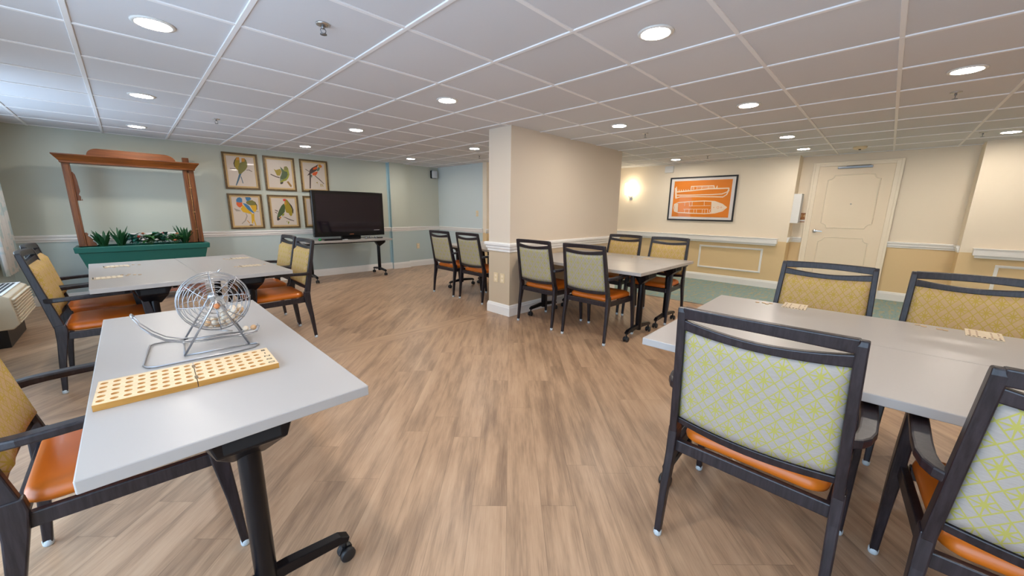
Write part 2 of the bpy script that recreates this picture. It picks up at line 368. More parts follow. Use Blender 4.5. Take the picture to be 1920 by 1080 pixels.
BIRD5=[["N",[[0.2,0.44],[0.303,0.473],[0.284,0.504],[0.197,0.461]]],["N",[[0.192,0.503],[0.267,0.534],[0.258,0.559],[0.195,0.523]]],["N",[[0.412,0.645],[0.523,0.67],[0.676,0.735],[0.805,0.777],[0.795,0.795],[0.651,0.758],[0.521,0.693]]],["Y",[[0.584,0.12],[0.627,0.13],[0.704,0.246],[0.763,0.331],[0.768,0.503],[0.758,0.6],[0.708,0.643],[0.657,0.589],[0.65,0.546],[0.562,0.525],[0.525,0.355],[0.527,0.281],[0.552,0.206]]],["K",[[0.627,0.13],[0.705,0.235],[0.775,0.32],[0.814,0.438],[0.796,0.559],[0.769,0.546],[0.768,0.417],[0.702,0.267]]],["H",[[0.495,0.122],[0.585,0.109],[0.585,0.163],[0.532,0.19],[0.501,0.164]]],["A",[[0.542,0.195],[0.598,0.194],[0.607,0.269],[0.553,0.304],[0.531,0.249]]],["G",[[0.514,0.249],[0.547,0.355],[0.519,0.504],[0.418,0.599],[0.356,0.641],[0.256,0.714],[0.28,0.567],[0.346,0.441],[0.427,0.325]]],["K",[[0.263,0.567],[0.267,0.672],[0.357,0.725],[0.26,0.775],[0.235,0.745]]],["L",[[0.419,0.589],[0.504,0.536],[0.485,0.61],[0.413,0.641]]],["A",[[0.332,0.651],[0.391,0.652],[0.371,0.704],[0.314,0.704]]],["L",[[0.601,0.792],[0.639,0.814],[0.589,0.898],[0.579,0.834]]],["L",[[0.551,0.781],[0.576,0.792],[0.539,0.836]]]]
BOAT_LINES=[[0.0186,[[0.112,0.335],[0.35,0.311],[0.609,0.28],[0.896,0.279]]],[0.0145,[[0.111,0.407],[0.358,0.412],[0.651,0.41],[0.807,0.398],[0.877,0.355],[0.896,0.279]]],[0.0145,[[0.116,0.48],[0.182,0.449],[0.445,0.449],[0.824,0.465],[0.871,0.414],[0.899,0.311]]],[0.0269,[[0.095,0.239],[0.117,0.488]]],[0.0124,[[0.104,0.21],[0.122,0.336]]],[0.0145,[[0.343,0.209],[0.341,0.295]]],[0.0145,[[0.338,0.216],[0.682,0.217]]],[0.0165,[[0.677,0.214],[0.687,0.275]]],[0.0103,[[0.724,0.216],[0.728,0.273]]],[0.0083,[[0.712,0.268],[0.727,0.219]]],[0.0072,[[0.366,0.236],[0.383,0.237],[0.386,0.277],[0.369,0.277],[0.366,0.236]]],[0.0062,[[0.428,0.228],[0.432,0.29]]],[0.0062,[[0.506,0.226],[0.5,0.284]]],[0.0062,[[0.599,0.223],[0.599,0.28]]],[0.0062,[[0.43,0.254],[0.669,0.247]]],[0.0103,[[0.15,0.281],[0.157,0.321]]],[0.0103,[[0.187,0.282],[0.193,0.319]]],[0.0103,[[0.223,0.281],[0.23,0.316]]],[0.0103,[[0.26,0.279],[0.266,0.314]]],[0.0103,[[0.296,0.278],[0.302,0.309]]],[0.0145,[[0.1,0.624],[0.16,0.584],[0.348,0.56],[0.557,0.549],[0.716,0.561],[0.827,0.621],[0.895,0.692],[0.84,0.769],[0.738,0.816],[0.581,0.835],[0.368,0.828],[0.176,0.817],[0.11,0.787],[0.094,0.704],[0.1,0.624]]],[0.0062,[[0.265,0.576],[0.269,0.662]]],[0.0072,[[0.382,0.563],[0.385,0.666]]],[0.0062,[[0.333,0.568],[0.344,0.654]]],[0.0062,[[0.334,0.662],[0.661,0.655]]],[0.0072,[[0.563,0.558],[0.569,0.66]]],[0.0062,[[0.255,0.737],[0.636,0.731]]],[0.0072,[[0.419,0.734],[0.42,0.821]]],[0.0072,[[0.459,0.733],[0.463,0.823]]],[0.0072,[[0.549,0.732],[0.55,0.824]]],[0.0062,[[0.585,0.731],[0.588,0.823]]],[0.0072,[[0.627,0.731],[0.633,0.826]]],[0.0062,[[0.345,0.735],[0.346,0.823]]],[0.0062,[[0.276,0.736],[0.277,0.82]]],[0.0083,[[0.663,0.735],[0.655,0.773],[0.672,0.81]]]]
BOAT_FILLS=[[[0.105,0.624],[0.16,0.607],[0.166,0.795],[0.11,0.787]],[[0.67,0.569],[0.728,0.569],[0.828,0.628],[0.891,0.692],[0.829,0.762],[0.738,0.809],[0.68,0.814]]]
BOAT_RINGS=[[0.772,0.693],[0.818,0.692],[0.712,0.694]]

# ================================================================ the room
XL = -1.05; YB = 7.40; XR = 7.62; XD = 7.93; YF = -3.3
mb = MB().box(XL-.2, 5.50, YF-.2, 7.6, -.1, 0); struct(mb, 'floor', 'floor')
mb = MB().box(5.50, 8.3, YF-.2, 7.6, -.1, 0); struct(mb, 'floor', 'carpet')
mb = MB().box(5.485, 5.515, YF, 3.09, 0, .004); struct(mb, 'trim_1', 'grey_metal', bevel=.002)
ceil = struct(MB().box(XL-.2, 8.3, YF-.2, 7.7, ZC, ZC+.1), 'ceiling', 'tile')
gb = MB()
gx = [1.1416+.6096*k for k in range(-3, 12)]; gy = [1.911+.6061*k for k in range(-9, 10)]
for g_ in gx:
    if XL < g_ < 8.1: gb.box(g_-.012, g_+.012, YF, YB+.1, ZC-.007, ZC+.002)
for g_ in gy:
    if YF < g_ < YB: gb.box(XL, 8.1, g_-.011, g_+.011, ZC-.006, ZC+.002)
gb.build('ceiling_grid', 'grid', ceil, bevel=.0015, seg=1)

# teal back wall with its shallow pilaster
mb = MB().box(XL-.15, 5.20, YB, YB+.15, 0, ZC); struct(mb, 'wall_back', 'teal')
mb = MB().box(3.86, 4.235, YB-.075, YB+.01, 0, ZC)
pil = struct(mb, 'wall_pilaster', 'teal')
MB().box(3.857, 3.8598, YB-.076, YB, .13, ZC).box(3.825, 3.8575, YB-.004, YB+.001, .13, ZC).build('side_strip', 'teal_strip', pil)  # bluer strip over the left return and a narrow band of wall beside it
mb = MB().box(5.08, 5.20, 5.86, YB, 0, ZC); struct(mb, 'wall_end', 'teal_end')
mb = MB().box(5.08, 8.1, 5.74, 5.86, 0, ZC); struct(mb, 'wall_corridor', 'beige')
# window wall on the left, two openings
WIN = [(-1.2, 2.7), (4.5, 6.4)]
WZ0, WZ1 = .62, 1.98
WB = [.08, .62]
mb = MB(); ys = [YF]
for a, b_ in WIN: ys += [a, b_]
ys.append(YB)
for i in range(0, len(ys), 2): mb.box(XL-.15, XL, ys[i], ys[i+1], 0, ZC)
for (a, b_), WZ0 in zip(WIN, WB): mb.box(XL-.15, XL, a, b_, 0, WZ0); mb.box(XL-.15, XL, a, b_, WZ1, ZC)
struct(mb, 'wall_left', 'teal')
for k, (a, b_) in enumerate(WIN):
    WZ0 = WB[k]
    fr = MB()
    x0, x1 = XL-.13, XL-.07
    fr.box(x0, x1, a, a+.05, WZ0, WZ1); fr.box(x0, x1, b_-.05, b_, WZ0, WZ1); fr.box(x0, x1, a+.05, b_-.05, WZ0, WZ0+.05); fr.box(x0, x1, a+.05, b_-.05, WZ1-.05, WZ1)
    fr.box(x0, x1, (a+b_)/2-.025, (a+b_)/2+.025, WZ0+.05, WZ1-.05)
    w = struct(fr, 'window_%d' % (k+1), 'trim', bevel=.003)
    MB().box(XL-.103, XL-.098, a+.05, b_-.05, WZ0+.05, WZ1-.05).build('pane', 'glass', w)
    MB().box(XL-.07, XL+.03, a-.03, b_+.03, WZ0-.03, WZ0).build('window_sill', 'trim', w, bevel=.004)
    ld = bpy.data.lights.new('daylight', 'AREA'); ld.shape = 'RECTANGLE'; ld.size = WZ1-WZ0; ld.size_y = b_-a; ld.cycles.is_portal = True
    lo = bpy.data.objects.new('daylight_portal', ld); COL.objects.link(lo); lo.location = (XL-.14, (a+b_)/2, (WZ0+WZ1)/2); lo.rotation_euler = (0, -PI/2, 0)
# front wall (behind the camera) and the walls at right
struct(MB().box(XL-.15, 8.2, YF-.15, YF, 0, ZC), 'wall_front', 'beige')
struct(MB().box(XR, 8.15, 1.14, 5.74, 0, ZC), 'wall_right', 'beige')
struct(MB().box(XD, 8.15, -.72, 1.14, 0, ZC), 'wall_door', 'beige')
struct(MB().box(7.57, 8.15, YF, -.72, 0, ZC), 'wall_bump', 'beige')
struct(MB().box(3.09, 5.53, 3.085, 3.45, 0, ZC), 'wall_partition', 'taupe')

# chair rails and baseboards: profile swept along a wall line; n = outward normal
def moulding(name, segs, prof, m_='trim', bevel=.0):
    mb = MB()
    for (p, q) in segs:
        p = Vector((*p, 0)); q = Vector((*q, 0)); t = (q-p).normalized(); n = Vector((t.y, -t.x, 0))   # outward = right of travel
        secs = []
        for e, sgn in ((p, -1), (q, 1)):
            secs.append([e+n*d+t*0+Vector((0, 0, z)) for d, z in prof])
        mb.loft(secs)
    return struct(mb, name, m_)
RAIL = [(-.002, .79), (.010, .79), (.013, .81), (.022, .818), (.022, .842), (.030, .850), (.033, .868), (.028, .876), (-.002, .876)]
BASE = [(-.002, 0), (.016, 0), (.016, .095), (.012, .105), (.010, .118), (.004, .130), (-.002, .130)]
B2 = [(a*1.0, b_*.85) for a, b_ in BASE]
moulding('trim_2', [((XL, YB), (3.86, YB)), ((3.84, YB-.075), (4.255, YB-.075)), ((4.235, YB), (5.08, YB)), ((5.08, YB), (5.08, 5.85))], RAIL)
moulding('baseboard_back', [((XL, YB), (3.86, YB)), ((3.85, YB-.075), (4.25, YB-.075)), ((4.235, YB), (5.08, YB)), ((5.08, YB), (5.08, 5.85))], BASE)
moulding('baseboard_corridor', [((5.05, 5.74), (XR, 5.74))], BASE)
moulding('trim_3', [((5.05, 5.74), (XR, 5.74))], RAIL)
# partition wrap
def ring(name, x0, x1, y0, y1, prof):
    mb = MB(); secs = []
    for cx, cy, sx, sy in ((x0, y0, -1, -1), (x1, y0, 1, -1), (x1, y1, 1, 1), (x0, y1, -1, 1)):
        secs.append([(cx+sx*d, cy+sy*d, z) for d, z in prof])
    mb.loft(secs, True); return struct(mb, name, 'trim')
PR = [(-.002, .775), (.012, .775), (.014, .80), (.026, .812), (.028, .835), (.040, .846), (.042, .868), (.034, .882), (-.002, .882)]
ring('trim_4', 3.09, 5.53, 3.085, 3.45, PR); ring('baseboard_partition', 3.09, 5.53, 3.085, 3.45, [(a*1.1, b_*1.03) for a, b_ in BASE])
moulding('baseboard_right', [((XR, 5.74), (XR, 1.14)), ((XR, 1.14), (XD, 1.14)), ((XD, 1.14), (XD, .99)), ((XD, -.04), (XD, -.72)), ((XD, -.72), (7.57, -.72)), ((7.57, -.70), (7.57, YF))], BASE)
moulding('trim_5', [((XR, 1.14), (XD, 1.14)), ((XD, 1.14), (XD, .99)), ((XD, -.04), (XD, -.72)), ((XD, -.72), (7.60, -.72))], RAIL)
# crash rails: tall upper board over a thinner stepped-back board
def crash(name, x, y0, y1, zt):
    mb = MB().box(x-.085, x, y0, y1, zt-.085, zt); mb.box(x-.095, x, y0-.004, y1+.004, zt-.004, zt+.006)
    mb.box(x-.055, x, y0+.02, y1-.02, zt-.118, zt-.085)
    return struct(mb, name, 'trim', bevel=.004)
crash('trim_6', XR, 1.26, 5.7, .845); crash('trim_7', 7.57, YF, -.83, .857)
def panel_mould(name, x, y0, y1, z0, z1):
    mb = MB(); w = .032; d = .014
    mb.box(x-d, x, y0, y1, z1-w, z1); mb.box(x-d, x, y0, y1, z0, z0+w); mb.box(x-d, x, y0, y0+w, z0+w, z1-w); mb.box(x-d, x, y1-w, y1, z0+w, z1-w)
    w2 = .012
    mb.box(x-d-.006, x, y0+.008, y1-.008, z1-w+.010, z1-.010); mb.box(x-d-.006, x, y0+.008, y1-.008, z0+.010, z0+w-.010)
    return struct(mb, name, 'trim', bevel=.003)
panel_mould('trim_8', XR, 1.45, 2.485, .24, .665); panel_mould('trim_9', 7.57, -2.6, -1.04, .24, .665)

# door with casing, raised mouldings, lever and closer
dr = tag(MB().box(XD-.012, XD+.03, .035, .905, .012, 2.0).build('door_1', 'cream', bevel=.003), kind='structure')
mb = MB()
for y0, y1, z0, z1 in ((.905, .985, 0, 2.06), (-.045, .035, 0, 2.06), (.035, .905, 2.0, 2.06)): mb.box(XD-.022, XD+.01, y0, y1, z0, z1)
mb.box(XD-.030, XD+.01, .955, .985, 0, 2.06); mb.box(XD-.030, XD+.01, -.045, -.015, 0, 2.06); mb.box(XD-.030, XD+.01, -.015, .955, 2.035, 2.06)
mb.build('door_casing', 'cream2', dr, bevel=.003)
def scooped(y0, y1, z0, z1, r):
    pts = []
    cs = [((y0, z0), 90, 0), ((y1, z0), 180, 90), ((y1, z1), 270, 180), ((y0, z1), 360, 270)]
    for (cy, cz), a0, a1 in cs:
        for k in range(7):
            a = math.radians(a0+(a1-a0)*k/6); pts.append((XD-.0165, cy+r*math.cos(a), cz+r*math.sin(a)))
    return pts
mb = MB(); mb.tube(scooped(.17, .77, 1.05, 1.86, .07), .006, 6, True); mb.tube(scooped(.17, .77, .16, .90, .07), .006, 6, True)
mb.build('panel_moulding', 'cream2', dr)
mb = MB().lathe([(.001, -.001), (.028, -.001), (.028, -.010), (.012, -.014), (.010, -.045), (.001, -.045)], 18, (XD-.012, .835, .99), 'x')
mb.bar([(XD-.055, .842, .992), (XD-.057, .79, .992), (XD-.050, .735, .986)], .012, .018)
mb.build('door_handle', 'steel', dr, bevel=.003)
mb = MB().box(XD-.050, XD-.012, .28, .68, 1.955, 1.985); mb.bar([(XD-.06, .30, 1.992), (XD-.07, .58, 1.985)], .012, .008); mb.build('door_closer', 'grey_metal', dr, bevel=.004)
MB().lathe([(.001, 0), (.009, 0), (.009, -.004), (.001, -.004)], 12, (XD-.012, .45, 1.42), 'x').build('peephole', 'steel', dr)

# number plaque beside the door
t = thing('number_plaque', 'small brown number 14 plaque on the wall left of the cream door', 'sign', (XD, 1.02, 1.20))
MB().box(-.010, 0, -.055, .055, -.075, .075).build('plate', 'plaque', t, bevel=.002)
MB().box(-.012, -.010, -.05, .05, -.062, -.035).build('name_strip', 'white', t)
vs, fs = text_mesh('14', .072)
mb = MB().add([(-.011-z, -x, y+.025) for x, y, z in vs], fs); mb.build('numeral', 'plaque_txt', t)
# memory box
t = thing('display_box', 'narrow white shadow box mounted in the recess left of the door', 'display box', (7.715, 1.14, 1.11))
mb = MB().box(-.09, -.078, -.105, 0, 0, .465); mb.box(.078, .09, -.105, 0, 0, .465); mb.box(-.078, .078, -.105, 0, 0, .015); mb.box(-.078, .078, -.105, 0, .45, .465); mb.box(-.078, .078, -.012, 0, .015, .45)
mb.build('case', 'white', t, bevel=.002)
mb = MB().box(-.074, .074, -.045, -.014, .016, .13); mb.build('keepsake', 'plaque', t)
MB().box(-.078, .078, -.103, -.100, .015, .45).build('glass_front', 'glass', t)

# ================================================================ chairs
def loft_box(mb, secs, mi=0):
    """secs: (cx, cy, cz, half x, half y) stacked"""
    mb.loft([[(cx-hx, cy-hy, cz), (cx+hx, cy-hy, cz), (cx+hx, cy+hy, cz), (cx-hx, cy+hy, cz)] for cx, cy, cz, hx, hy in secs], mi=mi)
def postx(z): return .046-.104*(z-.43)/.525
def posty(z): return .239-.018*(z-.43)/.525
def rrect(x0, x1, y0, y1, z, r, n=5, wob=0):
    pts = []
    for cx, cy, a0 in ((x1-r, y1-r, 0), (x0+r, y1-r, 90), (x0+r, y0+r, 180), (x1-r, y0+r, 270)):
        for k in range(n+1):
            a = math.radians(a0+90*k/n); pts.append((cx+r*math.cos(a), cy+r*math.sin(a), z))
    return pts
def make_chair(label, group):
    t = thing('dining_chair', label, 'chair', group=group)
    # seat cushion: rounded slab with a crowned top
    mb = MB(); X0, X1, Y0 = .055, .505, .238
    secs = []
    for ins, z in ((.012, .412), (.002, .420), (0, .432), (.003, .447), (.012, .458), (.03, .466), (.06, .471), (.10, .474), (.15, .476)):
        ring_ = rrect(X0+ins, X1-ins, -Y0+ins, Y0-ins, z, max(.03, .055-ins*.1))
        ring_ = [(x, y*(1-.10*(X1-x)/(X1-X0)), z) for x, y, z in ring_]
        secs.append(ring_)
    mb.loft(secs, sm=True); mb.build('seat', 'orange', t)
    mb = MB()
    mb.bar([(.492, -.235, .388), (.492, .235, .388)], .026, .048)
    for s in (1, -1): mb.bar([(.05, s*.226, .388), (.49, s*.250, .388)], .024, .048)
    mb.bar([(.046, -.232, .390), (.046, .232, .390)], .024, .046)
    mb.build('seat_frame', 'frame', t, bevel=.004)
    for s in (1, -1):
        mb = MB(); loft_box(mb, [(.0, s*.247, .012, .013, .012), (.020, s*.245, .22, .018, .014), (.040, s*.241, .36, .025, .015), (.046, s*.240, .43, .029, .016), (.044, s*.239, .47, .026, .016)])
        lg = mb.build('leg', 'frame', t, bevel=.005)
        MB().lathe([(.001, 0), (.013, 0), (.0155, .006), (.0155, .022), (.012, .026), (.001, .026)], 12, (0, s*.247, 0)).build('foot_cap', 'glide', lg)
        mb = MB(); loft_box(mb, [(.525, s*.266, .012, .012, .012), (.508, s*.264, .22, .018, .015), (.490, s*.262, .38, .025, .018), (.474, s*.261, .50, .024, .018), (.462, s*.260, .60, .019, .017), (.460, s*.260, .640, .018, .016)])
        lg = mb.build('leg', 'frame', t, bevel=.005)
        MB().lathe([(.001, 0), (.013, 0), (.0155, .006), (.0155, .022), (.012, .026), (.001, .026)], 12, (.525, s*.266, 0)).build('foot_cap', 'glide', lg)
        # armrest bows outward behind and runs flat to the front leg
        P = [(.008, .232), (.022, .250), (.048, .263), (.09, .270), (.16, .271), (.25, .268), (.34, .265), (.42, .262), (.470, .260), (.492, .260)]
        zz = [.640, .641, .643, .645, .648, .651, .653, .654, .653, .650]
        mb = MB(); mb.bar([(p[0], s*p[1], z) for p, z in zip(P, zz)], [.030, .034, .038, .042, .043, .043, .043, .042, .040, .034], [.030, .030, .028, .026, .026, .026, .026, .026, .026, .022])
        mb.build('armrest', 'frame', t, bevel=.006)
    # back frame
    mb = MB()
    for s in (1, -1):
        loft_box(mb, [(postx(z), s*posty(z), z, hx, .0135) for z, hx in ((.45, .026), (.55, .0235), (.70, .019), (.85, .0165), (.935, .0155), (.951, .012))])
    def rail(zb, zt, th, n=13, bow=.020):
        secs = []
        for k in range(n):
            q = -1+2*k/(n-1); zc_ = (zb(q)+zt(q))/2
            y = q*(posty(zc_)-.004); xx = postx(zc_)-bow*(1-q*q)
            a, b_ = zb(q), zt(q); sl = -.104/.525
            secs.append([(xx-th+(a-zc_)*sl, y, a), (xx+th+(a-zc_)*sl, y, a), (xx+th+(b_-zc_)*sl, y, b_), (xx-th+(b_-zc_)*sl, y, b_)])
        mb.loft(secs)
    lens = lambda q: 1-abs(q)**1.8
    rail(lambda q: .9115+.008*lens(q), lambda q: .953+.003*lens(q), .0145)
    rail(lambda q: .872-.014*lens(q), lambda q: .910-.024*lens(q), .0125)
    rail(lambda q: .493-.016*lens(q), lambda q: .518-.010*lens(q), .0115)
    mb.build('back_frame', 'frame', t, bevel=.004)
    # upholstered back: 0 = pale rear cloth, 1 = golden front cloth
    ny, nz = 15, 13; F, B = [], []
    for i in range(nz):
        for j in range(ny):
            q = -1+2*j/(ny-1); w = i/(nz-1)
            zb_ = .519-.010*lens(q); zt_ = .873-.014*lens(q); z = zb_+(zt_-zb_)*w
            y = q*(posty(z)-.0125); xc = postx(z)-.020*(1-q*q)
            e = min(1, min(1-abs(q), .0+w*1.6, (1-w)*1.6)*9); rnd = math.sqrt(max(0, 1-(1-e)**2))
            F.append((xc+.010+.034*rnd, y, z)); B.append((xc-.006-.008*rnd, y, z))
    n_ = ny*nz; mb = MB(); fs = []
    for i in range(nz-1):
        for j in range(ny-1): a = i*ny+j; fs.append((a, a+1, a+ny+1, a+ny))
    edge = list(range(ny))+[i*ny+ny-1 for i in range(1, nz)]+[(nz-1)*ny+j for j in range(ny-2, -1, -1)]+[i*ny for i in range(nz-2, 0, -1)]
    mb.add(F+B, [], 0)
    for f_ in fs: mb.f.append(list(f_)); mb.mi.append(1); mb.sm.append(True)
    for f_ in fs: mb.f.append([k+n_ for k in f_][::-1]); mb.mi.append(0); mb.sm.append(True)
    for k in range(len(edge)):
        a, b_ = edge[k], edge[(k+1) % len(edge)]; mb.f.append([b_, a, a+n_, b_+n_]); mb.mi.append(0); mb.sm.append(False)
    mb.build('backrest', ['fab_back', 'fab_front'], t)
    return t
R_ = math.radians
CH_LIST = [
 # x, y, facing, label, group
 (1.32, .2185, 0, 'large near armchair at right with its whole pale star-patterned back to the camera', 'chairs at the near right table'),
 (1.31, -.435, 2, 'armchair with pale star-patterned back, cut off by the bottom right corner', 'chairs at the near right table'),
 (3.01, .225, 180, 'gold-backed armchair across the near right table, in front of the cream door', 'chairs at the near right table'),
 (3.03, -.375, 180, 'gold-backed armchair across the near right table, at the right edge of the photo', 'chairs at the near right table'),
 (3.05, 2.645, 0, 'armchair with its back to the camera, right beside the corner of the partition', 'chairs at the table by the partition'),
 (3.04, 2.00, 0, 'armchair with its back to the camera at the free end of the partition table', 'chairs at the table by the partition'),
 (4.67, 2.50, 180, 'armchair on the far side of the partition table, the one nearer the partition wall', 'chairs at the table by the partition'),
 (4.67, 1.895, 180, 'armchair on the far side of the partition table, below the boat picture', 'chairs at the table by the partition'),
 (3.21, 4.61, 0, 'armchair behind the partition, left one of two, nearer the teal corner', 'chairs at the table behind the partition'),
 (3.23, 3.99, 0, 'armchair behind the partition, right one of two, touching the edge of the beige column', 'chairs at the table behind the partition'),
 (1.16, 4.10, 180, 'nearer armchair at the right end of the middle left table, orange seat in view', 'chairs at the middle left table'),
 (1.175, 4.69, 180, 'rear armchair at the right end of the middle left table, nearer the television', 'chairs at the middle left table'),
 (-.455, 4.045, 0, 'gold-backed armchair in side view at the middle left table, beside the air conditioner', 'chairs at the middle left table'),
 (-.50, 4.63, 0, 'armchair mostly hidden behind another at the middle left table, nearer the green planter', 'chairs at the middle left table'),
 (-.375, 1.82, 0, 'gold-backed armchair at the bingo cage table, cut off by the left edge', 'chair at the near left table'),
]
first = None
for x, y, a, lab, grp in CH_LIST:
    if first is None:
        first = make_chair(lab, grp); first.location = (x, y, 0); first.rotation_euler = (0, 0, R_(a))
    else: dup(first, (x, y, 0), R_(a), lab, grp)

# ================================================================ tables
def make_table(w, L, label, group, h=.712):
    t = thing('folding_table', label, 'table', group=group)
    MB().box(-w/2, w/2, -L/2, L/2, h-.032, h).build('tabletop', 'tabletop', t, bevel=.003)
    mb = MB()
    for s in (1, -1): mb.box(s*.13-.014, s*.13+.014, -L/2+.10, L/2-.10, h-.062, h-.0345)
    mb.build('support_rail', 'black', t, bevel=.003)
    for s in (1, -1):
        yy = s*(L/2-.14)
        mb = MB(); hw = min(.25, w/2-.03)
        mb.lathe([(.001, .075), (.030, .075), (.030, .60), (.029, h-.10), (.001, h-.10)], 20, (0, yy, 0))
        mb.bar([(-hw, yy, .086), (-hw+.03, yy, .098), (-.06, yy, .112), (.06, yy, .112), (hw-.03, yy, .098), (hw, yy, .086)], .034, [.020, .032, .040, .040, .032, .020])
        lg = mb.build('leg', 'black', t, bevel=.003)
        for q in (1, -1):
            cx = q*(hw-.012); c = MB()
            c.lathe([(.001, .05), (.008, .05), (.008, .085), (.001, .085)], 10, (cx, yy, 0))
            for d in (-.016, .016): c.lathe([(.001, -.009), (.020, -.009), (.026, -.005), (.026, .005), (.020, .009), (.001, .009)], 18, (cx+.004*q, yy+d, .026), 'y')
            c.prism([(cx-.022, .030), (cx+.022, .030), (cx+.018, .052), (cx-.010, .056)], 'y', yy-.006, yy+.006)
            c.build('castor', 'rubber', lg, bevel=.0)
        # tilt housing: tapering block with a slot facing the table end
        e = s*(L/2-.035); i_ = s*(L/2-.20)
        mb = MB()
        T_ = h-.0345
        mb.loft([[(-.082, e, h-.088), (.082, e, h-.088), (.096, e, T_), (-.096, e, T_)],
                 [(-.078, e-s*.03, h-.108), (.078, e-s*.03, h-.108), (.112, e-s*.03, T_), (-.112, e-s*.03, T_)],
                 [(-.042, yy, h-.170), (.042, yy, h-.170), (.118, yy, T_), (-.118, yy, T_)],
                 [(-.040, i_, h-.085), (.040, i_, h-.085), (.09, i_, T_), (-.09, i_, T_)]])
        hs = mb.build('tilt_housing', 'black', t, bevel=.005)
        MB().box(-.066, .066, min(e, e+s*.0015), max(e, e+s*.0015), h-.080, h-.044).build('release_slot', 'slot', hs)
    return t
def pair(cx, cy, w, L, rz, labs, group):
    a = make_table(w, L, labs[0], group); r = R_(rz); d = w/2+.0006
    a.location = (cx-d*math.cos(r), cy-d*math.sin(r), 0); a.rotation_euler = (0, 0, r)
    dup(a, (cx+d*math.cos(r), cy+d*math.sin(r), 0), r, labs[1], group)
t1 = make_table(.614, 1.555, 'grey-topped folding table nearest at left, carrying the bingo cage and ball board', 'grey folding tables'); t1.location = (.157, 1.864, 0)
G = 'grey folding tables'
pair(.330, 4.485, .608, 1.62, 2.6, ['middle left pair of grey tables, the table on the air conditioner side', 'middle left pair of grey tables, the table on the television side'], G)
pair(2.185, -.062, .621, 1.555, 1.6, ['near right pair of grey tables, the half on the camera side', 'near right pair of grey tables, the half nearer the cream door'], G)
pair(3.87, 2.293, .655, 1.545, 0, ['table pair by the partition, the grey half on the camera side', 'table pair by the partition, the grey half nearer the boat picture'], G)
pair(4.10, 4.275, .61, 1.555, 0, ['grey table behind the partition, on the side of its two visible chairs', 'grey table behind the partition, on the far side against its neighbour'], G)
tv = make_table(.60, 1.51, 'grey-topped wheeled table along the teal wall carrying the television', G, .705); tv.location = (2.735, 6.94, 0); tv.rotation_euler = (0, 0, PI/2)

TZ = .7125
# ================================================================ television and what lies around it
t = thing('television', 'large black flat television on the wheeled table by the teal wall', 'television', (2.83, 6.93, .7055))
MB().box(-.632, .632, -.045, .035, .055, .838).build('bezel', 'gloss_black', t, bevel=.010)
MB().box(-.577, .577, -.048, -.0455, .135, .783).build('screen', 'screen', t)
mb = MB().box(-.17, .17, -.03, .03, .010, .075); mb.lathe([(.001, 0), (.17, 0), (.17, .008), (.15, .014), (.001, .014)], 28, (0, 0, 0)); mb.build('stand', 'gloss_black', t, bevel=.002)
mb = MB()
for k, (a, b_) in enumerate(((-.036, -.026), (-.022, -.012), (-.008, .004), (.008, .018), (.022, .036))): mb.box(a, b_, -.0475, -.0455, .086, .096)
mb.build('maker_mark', 'petal_o', t)
mb = MB().box(.42, .53, -.0495, -.0485, .150, .155); mb.build('screen_mark', 'smudge', t)
tag(MB().box(-.15, .15, -.09, .09, 0, .028).build('media_player', 'gloss_black', loc=(2.45, 6.82, .7057), bevel=.004), 'flat black player box under the television, left of its stand', 'media player')
tag(MB().lathe([(.001, 0), (.018, .003), (.026, .018), (.024, .032), (.012, .044), (.001, .046)], 16).build('green_ball', 'green_bit', loc=(2.235, 6.76, .7057)), 'small bright green ball at the left corner below the television', 'ball')
for k, (x, y, lab) in enumerate(((3.06, 6.80, 'small clear cup beside the television stand, the one closest to the stand'), (3.15, 6.83, 'small clear cup under the television, middle of the three'), (3.24, 6.80, 'small clear cup under the television, rightmost of the three'))):
    c = tag(MB().lathe([(.001, .001), (.022, 0), (.028, .042), (.025, .042), (.020, .005), (.001, .005)], 16).build('small_cup', 'grey_metal', loc=(x, y, .7057)), lab, 'cup', 'cups under the television')
tag(MB().tube([(2.60, 6.74, .7105), (2.66, 6.72, .7105), (2.70, 6.76, .714), (2.66, 6.80, .712), (2.72, 6.83, .711)], .0045, 6).build('white_cable', 'smudge'), 'loose white cable on the table just left of the television stand', 'cable')
tag(MB().box(-.06, .06, -.02, .02, 0, .018).build('remote_control', 'rubber', loc=(3.33, 6.84, .7057), bevel=.003), 'small black remote on the table under the right end of the television', 'remote')

# ================================================================ framed pictures
def art_pic(x0, z0, w, h, polys, label):
    """bird print on the teal wall; u to the right, v down"""
    t = thing('framed_print', label, 'picture', (x0+w/2, YB, z0+h/2), group='bird prints on the teal wall')
    f = .027; mb = MB()
    mb.box(-w/2, w/2, -.024, 0, h/2-f, h/2); mb.box(-w/2, w/2, -.024, 0, -h/2, -h/2+f); mb.box(-w/2, -w/2+f, -.024, 0, -h/2+f, h/2-f); mb.box(w/2-f, w/2, -.024, 0, -h/2+f, h/2-f)
    mb.build('frame', 'brass_frame', t, bevel=.003)
    a, b_ = w/2-f, h/2-f; g = .024; mb = MB()
    mb.box(-a, a, -.015, -.004, b_-g, b_); mb.box(-a, a, -.015, -.004, -b_, -b_+g); mb.box(-a, -a+g, -.015, -.004, -b_+g, b_-g); mb.box(a-g, a, -.015, -.004, -b_+g, b_-g)
    mb.build('mat_border', 'liner', t)
    mb = MB().box(-a+g, a-g, -.010, -.004, -b_+g, b_-g)
    keys = ['paper']
    for i, (k, pl) in enumerate(polys):
        if 'b'+k not in keys: keys.append('b'+k)
        mb.add([(-w/2+u_*w, -.0101-.00008*i, h/2-v_*h) for u_, v_ in pl], [tuple(range(len(pl)))], keys.index('b'+k))
    mb.build('print', keys, t, fix=False)
    return t
FX = [1.14, 1.68, 2.22]; FW = .462
